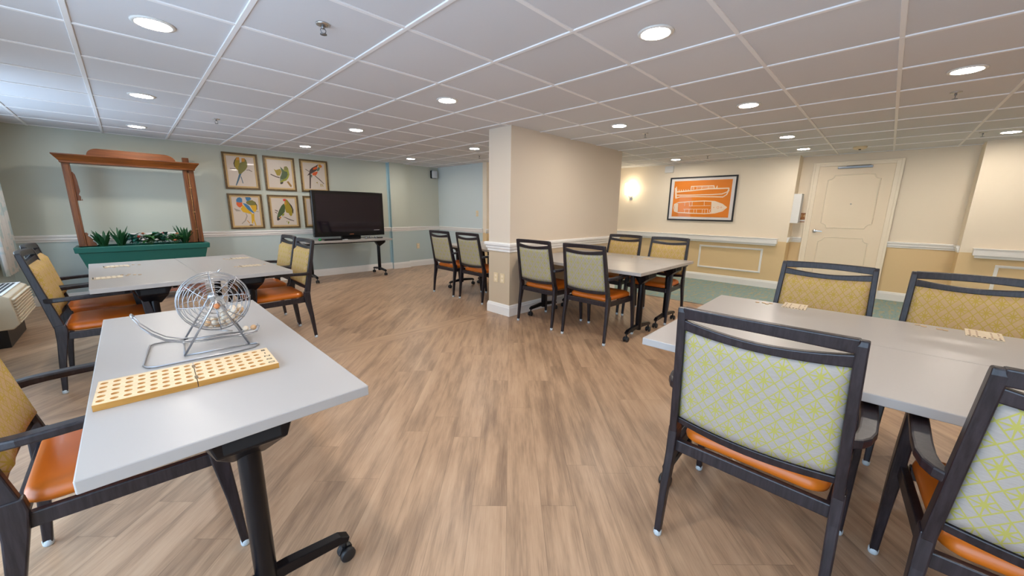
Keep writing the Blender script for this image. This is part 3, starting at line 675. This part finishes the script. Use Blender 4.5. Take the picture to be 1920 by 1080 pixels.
art_pic(FX[0], 1.525, FW, .552, BIRD1, 'print of two olive birds with a blue tail, top left of the framed bird grid')
art_pic(FX[1], 1.525, FW, .552, BIRD2, 'print of one green bird with raised wing, top middle of the framed bird grid')
art_pic(FX[2], 1.525, FW, .552, BIRD3, 'print of a brown and orange long-tailed bird, above the television')
art_pic(FX[0], .905, FW, .552, BIRD4, 'print of yellow birds with bright blue heads, bottom left of the framed bird grid')
art_pic(FX[1], .905, FW, .552, BIRD5, 'print of a green and a yellow bird, bottom middle of the framed bird grid')
art_pic(FX[2], .905, FW, .552, [['K', [[.55, .35], [.7, .3], [.75, .5], [.6, .6]]], ['L', [[.5, .45], [.6, .5], [.62, .7], [.52, .66]]], ['N', [[.3, .7], [.8, .78], [.8, .8], [.3, .72]]]], 'framed print half hidden behind the left edge of the television')
# orange boat picture
w, h = 1.178, .810
t = thing('framed_boat_print', 'orange print of white boat drawings in a black frame on the beige wall', 'picture', (XR, 2.562, 1.512))
mb = MB(); f = .026
mb.box(-.028, 0, -w/2, w/2, h/2-f, h/2); mb.box(-.028, 0, -w/2, w/2, -h/2, -h/2+f); mb.box(-.028, 0, -w/2, -w/2+f, -h/2+f, h/2-f); mb.box(-.028, 0, w/2-f, w/2, -h/2+f, h/2-f)
mb.build('frame', 'black_frame', t, bevel=.003)
MB().box(-.016, -.003, -w/2+f, w/2-f, -h/2+f, h/2-f).build('mat_border', 'pic_white', t)
mb = MB(); fy, fz = w/2-.082, h/2-.070
mb.box(-.018, -.0155, -fy, fy, -fz, fz, 0)
def BP(u_, v_, k): return (-.0182-.0001*k, w/2-u_*w, h/2-v_*h)
for pl in BOAT_FILLS: mb.add([BP(*q, 0) for q in pl], [tuple(range(len(pl)))], 1)
def stroke(mb, pl, wd, k, mi):
    pts = [Vector(BP(*q, k)) for q in pl]; n = len(pts); L_, R2 = [], []
    for i, p in enumerate(pts):
        tt = pts[min(i+1, n-1)]-pts[max(i-1, 0)]
        if pl[0] == pl[-1] and i in (0, n-1): tt = pts[1]-pts[-2]
        tt.normalize(); s_ = Vector((0, -tt.z, tt.y))*wd*w/2; L_.append(p+s_); R2.append(p-s_)
    mb.add(L_+R2, [(i, i+1, n+i+1, n+i) for i in range(n-1)], mi)
for k, (wd, pl) in enumerate(BOAT_LINES): stroke(mb, pl, wd, 1+k*.2, 1)
for i, (u_, v_) in enumerate(BOAT_RINGS):
    r = (.016, .009, .006)[i]; pl = [[u_+r*math.cos(a*PI/5), v_+r*1.4*math.sin(a*PI/5)] for a in range(11)]
    stroke(mb, pl, .004, 8, 0)
mb.build('print', ['pic_orange', 'pic_line'], t, fix=False)

# ================================================================ ceiling fittings
LIGHTS = [(.229, 2.83), (.227, 4.66), (.226, 6.48), (2.058, 1.005), (2.057, 2.83), (2.058, 4.66), (2.055, 6.48), (3.857, 6.48), (3.860, 4.64),
          (3.882, 2.225), (3.888, 1.003), (5.735, 1.02), (6.925, 1.012), (6.935, 2.82), (3.88, -.212), (6.93, -.81),
          (.227, 1.0), (.227, -.82), (2.06, -.82), (2.06, -2.4), (3.88, -2.0), (5.73, -2.0), (6.30, 4.64)]
LL = ['round ceiling light above the middle left table', None]
names = ['large bright round ceiling light at the upper left, closest on that side', 'round ceiling light in the left row, above the left end of the middle left table', 'round ceiling light nearest the teal wall above the planter',
 'large round ceiling light at upper centre-right, nearest to the camera there', 'round ceiling light left of the partition, at mid distance', 'round ceiling light between the partition and the television, farther back',
 'round ceiling light above the top right bird print', 'round ceiling light nearest the blue pilaster, above the television side', 'round ceiling light just left of the beige column top', 'round ceiling light right above the partition face',
 'round ceiling light in the right half, third farthest from the boat picture', 'upper one of the two close ceiling lights left of the door', 'lower one of the two close ceiling lights left of the door', 'round ceiling light above the boat picture',
 'long-looking bright ceiling light at the upper right', 'ceiling light at the right edge, above the beige wall bump', ] + ['unseen ceiling light straight over the near left table end', 'unseen ceiling light behind the camera beside the window wall', 'unseen ceiling light behind the camera over the open floor', 'unseen ceiling light farthest behind the camera', 'unseen ceiling light behind the near right table', 'unseen ceiling light behind the camera toward the carpet side'] + ['round recessed ceiling light hidden behind the partition']
proto = None
for i, (x, y) in enumerate(LIGHTS):
    if proto is None:
        proto = thing('ceiling_light', names[i], 'ceiling light', (x, y, ZC), group='recessed ceiling lights')
        MB().lathe([(.070, 0), (.090, 0), (.088, -.005), (.074, -.008), (.070, -.006), (.070, 0)], 36).build('trim_ring', 'white', proto)
        MB().lathe([(.071, .0), (.071, -.0055), (.001, -.0055)], 28).build('diffuser', 'lamp', proto)
    else: dup(proto, (x, y, ZC), 0, names[i], 'recessed ceiling lights')
SP = [(.83, 2.187, 'nearest sprinkler head, dark, hanging at the top left of centre'), (.81, 5.26, 'small sprinkler head on the ceiling above the bird prints'), (4.45, 2.20, 'sprinkler head on the ceiling right of the partition light'),
      (4.51, -.217, 'sprinkler head below the long bright light at the upper right'), (6.79, -.60, 'sprinkler head at the far right beside the beige wall bump'), (4.42, 5.18, 'tiny sprinkler head just left of the column top'), (6.80, 2.25, 'tiny sprinkler head above the right side of the boat picture')]
proto = None
for x, y, lab in SP:
    if proto is None:
        proto = thing('sprinkler_head', lab, 'sprinkler', (x, y, ZC), group='ceiling sprinklers')
        MB().lathe([(.001, 0), (.033, 0), (.031, -.006), (.014, -.009), (.001, -.009)], 22).build('escutcheon', 'steel', proto)
        mb = MB().lathe([(.007, -.008), (.008, -.022), (.001, -.022)], 10)
        for s in (1, -1): mb.tube([(s*.006, 0, -.02), (s*.013, 0, -.028), (s*.011, 0, -.038), (0, 0, -.046)], .0022, 6)
        mb.lathe([(.001, -.045), (.016, -.046), (.016, -.049), (.001, -.049)], 16); mb.build('deflector', 'grey_metal', proto)
    else: dup(proto, (x, y, ZC), 0, lab, 'ceiling sprinklers')
t = thing('smoke_detector', 'small round cream detector on the ceiling above the cream door', 'smoke detector', (7.18, .424, ZC))
MB().lathe([(.001, 0), (.075, 0), (.072, -.022), (.055, -.034), (.001, -.036)], 28).build('housing', 'ivory', t)
MB().box(-.03, .03, -.012, .012, -.040, -.035).build('vent_slot', 'slot', t)
tag(MB().box(-.06, 0, -.08, .08, -.06, .06).build('wall_sounder', 'white', loc=(XR, 3.19, 2.075), bevel=.006), 'small white box high on the beige wall, above the boat picture, left side', 'alarm')
# wall sconce: half-drum shade on a bent arm
t = thing('wall_sconce', 'lit wall sconce with glowing shade just past the edge of the partition', 'wall lamp', (XR, 3.97, 1.62))
MB().lathe([(.074, -.01), (.084, .22), (.081, .22), (.071, -.01), (.074, -.01)], 28, (-.12, 0, 0)).build('lamp_shade', 'sconce', t)
mb = MB().box(-.012, 0, -.03, .03, -.12, .02); mb.tube([(-.01, 0, -.05), (-.05, 0, -.075), (-.12, 0, -.05), (-.12, 0, .01)], .006, 8); mb.tube([(-.12, -.055, .01), (-.12, .055, .01)], .004, 6)
mb.build('bracket', 'steel', t)
# wall speaker in the teal corner
t = thing('wall_speaker', 'small dark and white speaker high in the teal corner', 'speaker', (4.94, YB, 2.01), 0)
MB().box(-.07, .07, -.05, -.002, -.085, .085).build('cabinet', 'black', t, bevel=.01)
MB().box(-.066, .068, -.098, -.0505, -.080, .080).build('grille', 'smudge', t, bevel=.02, seg=3)
# switches and outlets
def plate(name, loc, rz, label, cat, kind):
    t = thing(name, label, cat, loc, rz)
    MB().box(-.036, .036, -.006, 0, -.058, .058).build('cover_plate', 'ivory', t, bevel=.002)
    mb = MB()
    if kind == 'switch': mb.box(-.006, .006, -.014, -.006, -.012, .012)
    else:
        for s in (1, -1): mb.box(-.016, .016, -.0075, -.006, s*.024-.014, s*.024+.014)
    mb.build('toggle' if kind == 'switch' else 'socket', 'white' if kind == 'switch' else 'cream', t, bevel=.001)
plate('light_switch', (5.08, 6.03, 1.18), -PI/2, 'cream light switch on the blue wall behind the partition', 'switch', 'switch')
plate('wall_outlet', (4.50, YB, .447), 0, 'cream outlet low on the teal wall right of the television table', 'outlet', 'socket')
plate('wall_outlet', (3.09, 3.32, .45), -PI/2, 'cream outlet low on the column face, left one of two', 'outlet', 'socket')
plate('wall_outlet', (3.09, 3.205, .45), -PI/2, 'cream outlet low on the column face, right one of two', 'outlet', 'socket')

# ================================================================ air conditioner and curtain
t = thing('air_conditioner', 'almond wall air conditioner with louvred front under the window at the left edge', 'air conditioner', (XL, 5.75, 0))
mb = MB().prism([(0, .17), (.215, .17), (.255, .21), (.235, .455), (.20, .475), (0, .475)], 'y', -.42, .42)
# prism on axis y uses (x, z)
bd = mb.build('body', 'ac_body', t, bevel=.008)
mb = MB()
for k in range(9):
    z = .215+k*.026; xo = .256-.0008*k
    mb.prism([(xo-.02, z), (xo+.004, z+.001), (xo+.009, z+.008), (xo+.004, z+.014), (xo-.018, z+.015)], 'y', -.40, .40)
mb.build('louvre', 'ac_body', t, bevel=.002)
mb = MB().box(.0, .20, -.42, .42, .4755, .482); mb.build('top_grille', 'ac_top', t, bevel=.003)
mb = MB()
for i in range(5):
    for j in range(16): mb.box(.035+i*.03, .055+i*.03, -.385+j*.048, -.350+j*.048, .482, .4832)
mb.build('vent_slot', 'slot', t)
MB().box(0, .17, -.36, .36, .0, .17).build('base', 'rubber', t)
def curtain(y0, y1, z0, z1, lab):
    n = 46; fr, bk = [], []
    for j in range(n+1):
        q = j/n; y = y0+(y1-y0)*q; x = XL+.07+.026*math.sin(q*PI*2*7)
        fr.append((x+.004, y)); bk.append((x-.004, y))
    pl = fr+bk[::-1]
    mb = MB(); m_ = len(pl); mb.loft([[(x, y, z0) for x, y in pl], [(x, y, (z0+z1)/2) for x, y in pl], [(x, y, z1) for x, y in pl]], sm=True)
    return tag(mb.build('curtain', 'curtain'), lab, 'curtain', 'window curtains')
curtain(6.52, 7.24, .50, 2.08, 'white curtain with faint teal pattern hanging in the far left corner')
curtain(4.15, 4.60, .50, 2.08, 'white patterned curtain gathered at the near side of the window above the air conditioner')
tag(MB().tube([(XL+.07, 4.05, 2.09), (XL+.07, 7.3, 2.09)], .011, 10).build('curtain_rod', 'steel'), 'thin steel rod carrying the white curtains on the window wall', 'curtain rod')

# ================================================================ planter with wooden frame
t = thing('planter_box', 'long green resin planter trough beneath the wooden frame by the teal wall', 'planter', (.14, 7.03, 0))
def trough(z0, z1, x0, x1, y0, y1, th):
    secs = []
    for z, ax, ay in ((z0, x0, y0), (z1, x1, y1)): secs.append([(-ax, -ay, z), (ax, -ay, z), (ax, ay, z), (-ax, ay, z)])
    for z, ax, ay in ((z1, x1-th, y1-th), (z0+th, x0-th, y0-th)): secs.append([(-ax, -ay, z), (ax, -ay, z), (ax, ay, z), (-ax, ay, z)])
    return secs
mb = MB().loft(trough(.455, .72, .555, .622, .150, .185, .012)); mb.build('trough', 'green', t, bevel=.008)
mb = MB(); secs = []
for a, z in ((.0, .680), (.016, .682), (.022, .744), (.014, .752), (-.018, .752), (-.018, .738)): secs.append([(-.62-a, -.185-a, z), (.62+a, -.185-a, z), (.62+a, .185+a, z), (-.62-a, .185+a, z)])
mb.loft(secs, cap=False); mb.add(secs[0]+secs[-1], [(j, (j+1) % 4, 4+(j+1) % 4, 4+j) for j in range(4)])
mb.build('rim', 'green', t, bevel=.004)
MB().box(-.60, .60, -.165, .165, .68, .700).build('soil', 'soil', t)
t = thing('planter_stand', 'faded pinkish wooden stand under the green planter, mostly hidden by the table', 'stand', (.14, 7.03, 0))
for sx in (1, -1):
    for sy in (1, -1): MB().box(sx*.50-.025, sx*.50+.025, sy*.12-.02, sy*.12+.02, 0, .454).build('leg', 'pinkwood', t, bevel=.003)
MB().box(-.50, .50, -.15, .15, .10, .13).build('lower_shelf', 'pinkwood', t, bevel=.003)
mb = MB()
for sy in (1, -1): mb.box(-.475, .475, sy*.12-.012, sy*.12+.012, .40, .452)
mb.build('rail', 'pinkwood', t, bevel=.003)
t = thing('wooden_frame', 'tall reddish wooden mantel-like frame standing on the green planter', 'frame', (.14, 7.03, .7525))
W0 = -.7525
mb = MB().box(-.60, -.535, -.05, .05, 0, .985); mb.box(-.590, -.545, -.056, -.05, .02, .97); mb.build('post', 'redwood_v', t, bevel=.004)
mb = MB().box(.485, .528, -.05, .05, 0, .985); mb.box(.545, .600, -.045, .055, 0, .985); mb.box(.528, .545, .0, .05, 0, .985); mb.build('post', 'redwood_v', t, bevel=.004)
mb = MB().tube([(.536, -.035, .05), (.533, -.04, .4), (.538, -.04, .95)], .004, 6)
for z in (.18, .42, .75): mb.tube([(.522, -.048, z), (.536, -.052, z+.004), (.55, -.048, z)], .004, 6)
mb.build('cable', 'bare', t)
# crown: flared profile with mitred returns
mb = MB(); secs = []
for a, z in ((-.02, .985), (.0, .985), (.004, 1.005), (.022, 1.028), (.048, 1.060), (.056, 1.070), (.056, 1.082), (-.02, 1.082)): secs.append([(-.61-a*.9, -.085-a, z), (.61+a*.9, -.085-a, z), (.61+a*.9, .10, z), (-.61-a*.9, .10, z)])
mb.loft(secs); mb.build('crown', 'redwood', t, bevel=.002)
n = 10; arch = [(-.385, 1.082)]
for k in range(n+1): a = PI-PI/2*k/n; arch.append((-.285+.10*math.cos(a), 1.082+.090*math.sin(a)))
for k in range(n+1): a = PI/2-PI/2*k/n; arch.append((.305+.12*math.cos(a), 1.082+.085*math.sin(a)))
mb = MB().prism(arch, 'y', -.055, -.030); mb.build('arched_board', 'redwood', t, bevel=.003)
mb = MB().box(.495, .565, -.04, .03, 1.083, 1.150); cp = mb.build('post_cap', 'redwood_v', t, bevel=.003)
MB().tube([(.565, 0, 1.12), (.60, 0, 1.12), (.612, 0, 1.128), (.63, 0, 1.118)], .004, 6).build('hook', 'steel', cp)
def corbel(s, x):
    pts = [(0, 0), (.085, 0), (.080, .035), (.055, .055), (.060, .075), (.045, .10), (.022, .125), (.028, .15), (.016, .165), (0, .165)]
    return [(x+s*a, b_) for a, b_ in pts]
MB().prism(corbel(1, -.535), 'y', -.035, .035).build('corbel', 'redwood_v', t, bevel=.003)
MB().prism(corbel(-1, .485), 'y', -.035, .035).build('corbel', 'redwood_v', t, bevel=.003)
mb = MB().prism([(-.535, .55), (-.505, .55), (-.500, .60), (-.515, .62), (-.498, .66), (-.503, .78), (-.512, .86), (-.527, .885), (-.535, .885)], 'y', -.02, .02)
mb.tube([(-.51, -.02, .56), (-.492, -.022, .552), (-.495, -.022, .57)], .004, 6); mb.build('scalloped_bracket', 'redwood_v', t, bevel=.002)

# plants: strappy and broad-leaved, each with its own leaves and blossoms
def leaf(mb, base, d, ln, wd, lift, droop, mi=0):
    d = Vector((math.cos(d), math.sin(d), 0)); s_ = Vector((-d.y, d.x, 0)); n = 5; L_, R2, C = [], [], []
    for k in range(n+1):
        q = k/n; p = Vector(base)+d*ln*q+Vector((0, 0, lift*q-droop*q*q)); ww = wd*math.sin(PI*min(.98, q*.92+.06))**.8/2
        L_.append(p+s_*ww+Vector((0, 0, ww*.35))); R2.append(p-s_*ww+Vector((0, 0, ww*.35))); C.append(p)
    m_ = n+1
    mb.add(L_+C+R2, [(i, i+1, m_+i+1, m_+i) for i in range(n)]+[(m_+i, m_+i+1, 2*m_+i+1, 2*m_+i) for i in range(n)], mi, True)
def plant(x, y, kind, label, flowers=()):
    t = thing('potted_plant', label, 'plant', (x, y, .700), group='plants in the green planter'); mb = MB()
    if kind == 'strap':
        for k in range(24): leaf(mb, (random.uniform(-.015, .015), random.uniform(-.015, .015), 0), random.uniform(0, 2*PI), random.uniform(.07, .135), random.uniform(.028, .042), random.uniform(.24, .36), random.uniform(.04, .14))
        m_ = 'leaf_d'
    else:
        for k in range(34):
            a = random.uniform(0, 2*PI); r = random.uniform(.0, .085); mb.tube([(0, 0, 0), (r*math.cos(a), r*math.sin(a), .10)], .0015, 4)
            leaf(mb, (r*math.cos(a), r*math.sin(a), random.uniform(.08, .16)), random.uniform(0, 2*PI), random.uniform(.06, .10), random.uniform(.045, .07), random.uniform(.01, .09), .045)
        m_ = kind
    mb.build('foliage', m_, t, fix=False)
    for fx, fy, fz, fm in flowers:
        f_ = MB()
        f_.tube([(fx*.4, fy*.4, .02), (fx, fy, fz)], .0018, 5, mi=1)
        for k in range(6): leaf(f_, (fx, fy, fz), 2*PI*k/6, .034, .034, .012, .006)
        f_.lathe([(.001, -.006), (.014, 0), (.017, .010), (.010, .020), (.001, .022)], 10, (fx, fy, fz), mi=0)
        f_.build('blossom', [fm, 'leaf_m'], t, fix=False)
    return t
plant(-.25, 7.00, 'strap', 'dark strappy plant in the green planter next to the left post')
plant(-.10, 7.02, 'strap', 'dark strappy plant in the planter, second from the left, its leaves tallest')
plant(.05, 6.98, 'leaf_b', 'low blue-green plant with a red blossom, left of the middle of the planter', [(.02, -.07, .15, 'petal_r'), (.06, -.09, .11, 'petal_w')])
plant(.17, 7.00, 'leaf_m', 'broad-leaved bright green plant in the middle of the planter', [(-.05, .05, .18, 'petal_o')])
plant(.30, 7.04, 'leaf_b', 'blue-green plant with a red blossom, right of the middle of the planter', [(.03, .06, .18, 'petal_r'), (-.06, -.10, .10, 'petal_w')])
plant(.42, 6.98, 'leaf_m', 'mid-green plant with dull orange blossoms, in the right half of the planter', [(.0, -.08, .09, 'petal_o'), (.04, .05, .17, 'petal_o')])
plant(.53, 7.02, 'strap', 'dark strappy plant in the planter next to the right double post')

# ================================================================ bingo cage, balls, board
CX, CY, CZ = .201, 1.868, .888
Rr, Hh = .118, .082
t = thing('bingo_cage', 'chrome wire bingo cage with ball chute standing on the near left table', 'bingo cage', (CX, CY, TZ), R_(-4))
cz = CZ-TZ
mb = MB()
def circ(r, y, n=40): return [(r*math.cos(2*PI*k/n), y, cz+r*math.sin(2*PI*k/n)) for k in range(n)]
for r in (.018, .034, .050, .066, .082, .097, .109):
    yy = Hh*math.sqrt(1-(r/Rr)**2)
    for s in (1, -1): mb.tube(circ(r, s*yy), .0012, 5, True)
for s in (-.018, 0, .018): mb.tube(circ(Rr*math.sqrt(1-(s/Hh)**2), s), .0016, 5, True)
for k in range(8):
    a = PI*k/4+.06
    mb.tube([((Rr+.0015)*math.sin(th)*math.cos(a), Hh*math.cos(th)*-1, cz+(Rr+.0015)*math.sin(th)*math.sin(a)) for th in [PI*q/16 for q in range(1, 16)]], .0016, 5)
mb.build('wire_ball', 'chrome', t)
mb = MB().box(-.012, .030, -Hh-.006, Hh+.006, cz-.002, cz+.002)
mb.lathe([(.001, Hh-.004), (.014, Hh-.004), (.014, Hh+.002), (.001, Hh+.002)], 20, (0, 0, cz), 'y'); mb.lathe([(.001, -Hh-.002), (.011, -Hh-.002), (.011, -Hh+.004), (.001, -Hh+.004)], 20, (0, 0, cz), 'y')
mb.build('axle', 'steel', t)
mb = MB(); fy = Hh+.016
for s in (-1, 1):
    yb = -.105 if s < 0 else .098
    mb.tube([(-.113, yb, .005), (-.014, s*fy, cz-.004), (-.008, s*fy, cz+.012), (0, s*fy, cz+.016), (.008, s*fy, cz+.012), (.014, s*fy, cz-.004), (.085, yb, .005)], .0036, 8)
mb.tube([(-.113, -.105, .005), (-.113, .098, .005)], .003, 8); mb.tube([(.085, -.105, .005), (.085, .098, .005)], .003, 8)
mb.tube([(-.113, -.105, .005), (.085, -.105, .005)], .003, 8); mb.tube([(-.113, .098, .005), (.085, .098, .005)], .003, 8)
mb.tube([(-.10, .13, .004), (-.20, .135, .004), (-.215, .115, .004), (-.222, -.13, .004), (-.212, -.158, .004), (-.19, -.170, .004), (.05, -.165, .004), (.095, -.150, .004), (.112, -.128, .004), (.108, -.108, .004), (.085, -.105, .005)], .0034, 8)
mb.build('wire_stand', 'chrome', t)
mb = MB()
prof = [(-.236, .150), (-.222, .120), (-.195, .085), (-.160, .055), (-.115, .038), (-.06, .032), (.02, .030), (.08, .028), (.115, .030), (.128, .036), (.134, .050)]
for yy, dz in ((-.020, 0), (.020, 0), (-.008, -.010), (.008, -.010)):
    pp_ = [(x, yy, z+dz) for x, z in (prof if dz == 0 else prof[1:-1])]
    mb.tube(pp_, .0024, 7)
mb.tube([(-.236, -.020, .150), (-.240, -.010, .160), (-.240, .010, .160), (-.236, .020, .150)], .0034, 7)
mb.tube([(.134, -.020, .050), (.134, .020, .050)], .0024, 7); mb.tube([(-.113, -.02, .028), (-.113, .02, .028)], .003, 7)
mb.build('ball_chute', 'chrome', t)
kn = MB().lathe([(.001, -.004), (.009, -.004), (.010, .004), (.009, .014), (.001, .014)], 16, (0, -fy-.012, cz), 'y'); kn.build('axle_peg', 'peg', t)
MB().tube([(.022, -.02, cz+Rr-.001), (.034, -.02, cz+Rr+.012)], .003, 6).build('turning_stub', 'steel', t); MB().tube([(-.01, 0, cz-Rr-.001), (.02, -.01, cz-Rr-.008), (.042, -.02, cz-Rr-.010)], .003, 6).build('latch', 'steel', t)
# balls resting in the cage bottom, heaped to the right
br = .0112; step = .0226; cnt = 0
bproto = {}
for lz in range(7):
    for ix in range(-6, 7):
        for iy in range(-4, 5):
            x = (ix+.5*(lz % 2))*step; y = (iy+.5*(lz % 2)+.5*(ix % 2)*0)*step*.93; z = -Rr+br+.007+lz*step*.84
            if (x/(Rr-br-.004))**2+(y/(Hh-br-.004))**2+(z/(Rr-br-.004))**2 > 1: continue
            if z > -.062+.42*(x-.01): continue
            cnt += 1
            key = 'ball2' if (ix*7+iy*3+lz*5) % 5 == 0 else 'ball'
            ca, sa = math.cos(R_(-4)), math.sin(R_(-4)); p = (CX+x*ca-y*sa, CY+x*sa+y*ca, CZ+z)
            if key not in bproto:
                b_ = MB(); b_.lathe([(max(.0003, br*math.sin(PI*q/10)), -br*math.cos(PI*q/10)) for q in range(11)], 14)
                bproto[key] = o = b_.build('bingo_ball', key)
            else: o = bproto[key].copy(); COL.objects.link(o)
            o.location = p; tag(o, 'small round wooden bingo ball heaped with others inside the wire cage', 'ball', 'balls inside the bingo cage')
for x, y, k, lab in ((.316, 1.860, 'ball2', 'tan bingo ball lying at the open end of the wire chute'), (.289, 1.862, 'ball', 'pale bingo ball on the wire chute just behind the tan one')):
    o = bproto[k].copy(); COL.objects.link(o); o.location = (x, y, TZ+.028+.0145); o.pop('group', None); o['label'] = lab; o['group'] = 'balls on the chute'
# ball board with 75 bored holes and the word at its right end
t = thing('bingo_board', 'two-piece wooden board with five rows of holes lettered BINGO, on the near table', 'bingo board', (.086, 1.532, TZ), R_(-1.9))
bw, bh, bt = .438, .194, .018
colx = [-.205+.0272*i for i in range(15)]; rowy = [.072-.036*j for j in range(5)]
def board(xa, xb, cols):
    mb = MB(); r0 = .0088; n = 16
    mb.add([(xa, -bh/2, 0), (xb, -bh/2, 0), (xb, bh/2, 0), (xa, bh/2, 0), (xa, -bh/2, bt), (xb, -bh/2, bt), (xb, bh/2, bt), (xa, bh/2, bt)],
           [(3, 2, 1, 0), (0, 1, 5, 4), (1, 2, 6, 5), (2, 3, 7, 6), (3, 0, 4, 7)], 1)
    xs = [xa]+[c+.0136 for c in cols[:-1]]; xe = [c+.0136 for c in cols[:-1]]+[cols[-1]+.0136]
    ye = [bh/2]+[(rowy[j]+rowy[j+1])/2 for j in range(4)]+[-bh/2]
    if xb-xe[-1] > .001: mb.add([(xe[-1], -bh/2, bt), (xb, -bh/2, bt), (xb, bh/2, bt), (xe[-1], bh/2, bt)], [(0, 1, 2, 3)], 0)
    for i, c in enumerate(cols):
        for j in range(5):
            x0_, x1_, y1_, y0_ = xs[i], xe[i], ye[j], ye[j+1]; sq, ci, bo = [], [], []
            for k in range(n):
                a = 2*PI*(k+.5)/n; dx, dy = math.cos(a), math.sin(a)
                tx = ((x1_-c) if dx > 0 else (x0_-c))/dx; ty = ((y1_-rowy[j]) if dy > 0 else (y0_-rowy[j]))/dy; q = min(tx, ty)
                # snap to corners
                px, py = c+dx*q, rowy[j]+dy*q
                sq.append((px, py, bt)); ci.append((c+dx*r0, rowy[j]+dy*r0, bt)); bo.append((c+dx*r0*.85, rowy[j]+dy*r0*.85, bt-.006))
            cn = [(x1_, y1_), (x0_, y1_), (x0_, y0_), (x1_, y0_)]
            mb.add(sq+ci, [(k, (k+1) % n, n+(k+1) % n, n+k) for k in range(n)], 0)
            for cx_, cy_ in cn:   # corner triangles
                d = sorted(range(n), key=lambda k: (sq[k][0]-cx_)**2+(sq[k][1]-cy_)**2)
                best = None
                for k in range(n):
                    a_, b_2 = sq[k], sq[(k+1) % n]
                    if abs(a_[0]-b_2[0]) > 1e-6 and abs(a_[1]-b_2[1]) > 1e-6:
                        if (a_[0]-cx_)**2+(a_[1]-cy_)**2 < .0008 and (min(abs(a_[0]-cx_), abs(b_2[0]-cx_)) < 1e-6 and min(abs(a_[1]-cy_), abs(b_2[1]-cy_)) < 1e-6): best = (a_, b_2)
                if best: mb.add([best[0], (cx_, cy_, bt), best[1]], [(0, 1, 2)], 0)
            mb.add(ci+bo, [(k, (k+1) % n, n+(k+1) % n, n+k) for k in range(n)], 2)
            mb.add(bo, [tuple(range(n))], 2)
    return mb
board(-bw/2, .0004, colx[:8]).build('board_half', ['maple', 'maple_edge', 'hole'], t)
board(.0026, bw/2, colx[8:]).build('board_half', ['maple', 'maple_edge', 'hole'], t)
mb = MB()
for y in (.055, -.055): mb.box(-.003, .006, y-.012, y+.012, bt-.001, bt+.0008)
mb.build('hinge', 'brass_frame', t)
lt = MB()
for ch, y in zip('BINGO', rowy):
    vs, fs = text_mesh(ch, .030, .0003); lt.add([(.203+a*.9, y+b_*.62, bt+.0004+c) for a, b_, c in vs], fs)
lt.build('lettering', 'ink', t)

# ================================================================ bingo cards and chips
cproto = None
def card(x, y, rz, lab, w=.165, d=.115):
    global cproto
    if cproto is None:
        cproto = thing('bingo_card', lab, 'bingo card', (x, y, TZ), R_(rz), 'bingo cards on the tables')
        MB().box(-w/2, w/2, -d/2, d/2, 0, .0035).build('board', 'card', cproto, bevel=.0008, seg=1)
        mb = MB(); rnd = random.Random(3)
        for i in range(5):
            for j in range(5):
                cx_, cy_ = -.062+i*.028, -.044+j*.022
                if rnd.random() < .75: mb.box(cx_-.006, cx_+.004, cy_-.004, cy_+.002, .0035, .0039)
        for j in range(7): mb.box(-w/2+.004, -w/2+.013, -.050+j*.0155, -.041+j*.0155, .0035, .0041, 1)
        mb.build('printing', ['brown_print', 'ink'], cproto)
    else: dup(cproto, (x, y, TZ), R_(rz), lab)
card(2.761, 0.321, 2, 'bingo card on the near right table in front of the left gold-backed chair')
card(2.761, -0.402, -4, 'bingo card at the right edge in front of the right gold-backed chair')
card(-0.132, 4.917, 4, 'bingo card on the middle left table, back left corner')
card(-0.168, 4.174, 3, 'bingo card on the middle left table, front left corner')
card(0.794, 4.907, 0, 'bingo card on the middle left table, back right corner')
card(0.753, 4.215, 3, 'bingo card on the middle left table, front right corner')
card(4.286, 2.545, 0, 'bingo card on the partition table, far side nearer the partition wall')
card(4.296, 1.965, 5, 'bingo card on the partition table, far side under the boat picture')
card(3.258, 2.688, 0, 'bingo card on the partition table beside the chair next to the column')
chp = MB().lathe([(.001, 0), (.0105, 0), (.0105, .003), (.001, .003)], 14)
cp0 = chp.build('bingo_chip', 'chip'); cp1 = None; used = False
CHIPS = {'by the left card of the near right table': [(2.708, 0.504), (2.723, 0.473), (2.703, 0.453), (2.738, 0.438)], 'by the right card of the near right table': [(2.764, -0.188), (2.749, -0.209), (2.738, -0.260), (2.732, -0.280)],
 'at the front left card of the middle left table': [(-0.061, 4.204), (-0.020, 4.225), (-0.092, 4.265), (-0.051, 4.276), (0.010, 4.204)], 'at the back left card of the middle left table': [(-0.020, 4.947), (0.020, 4.917), (-0.051, 4.835), (-0.143, 4.825), (-0.193, 4.846)],
 'at the back right card of the middle left table': [(0.682, 4.886), (0.702, 4.856), (0.662, 4.927)], 'at the front right card of the middle left table': [(0.641, 4.225), (0.662, 4.194), (0.875, 4.235)],
 'under the boat picture on the partition table': [(4.296, 2.117), (4.265, 2.148), (4.316, 2.168)]}
for where, pts in CHIPS.items():
    pts = sorted(pts, key=lambda p: p[0]*.703-p[1]*.711); ordn = ['leftmost', 'second from left', 'third from left', 'fourth from left']
    for ic, (x, y) in enumerate(pts):
        pos = 'rightmost' if ic == len(pts)-1 else ordn[ic]
        o = cp0 if not used else cp0.copy()
        if used: COL.objects.link(o)
        used = True; o.location = (x, y, TZ); tag(o, pos+' round tan chip '+where, 'chip', 'bingo chips '+where)
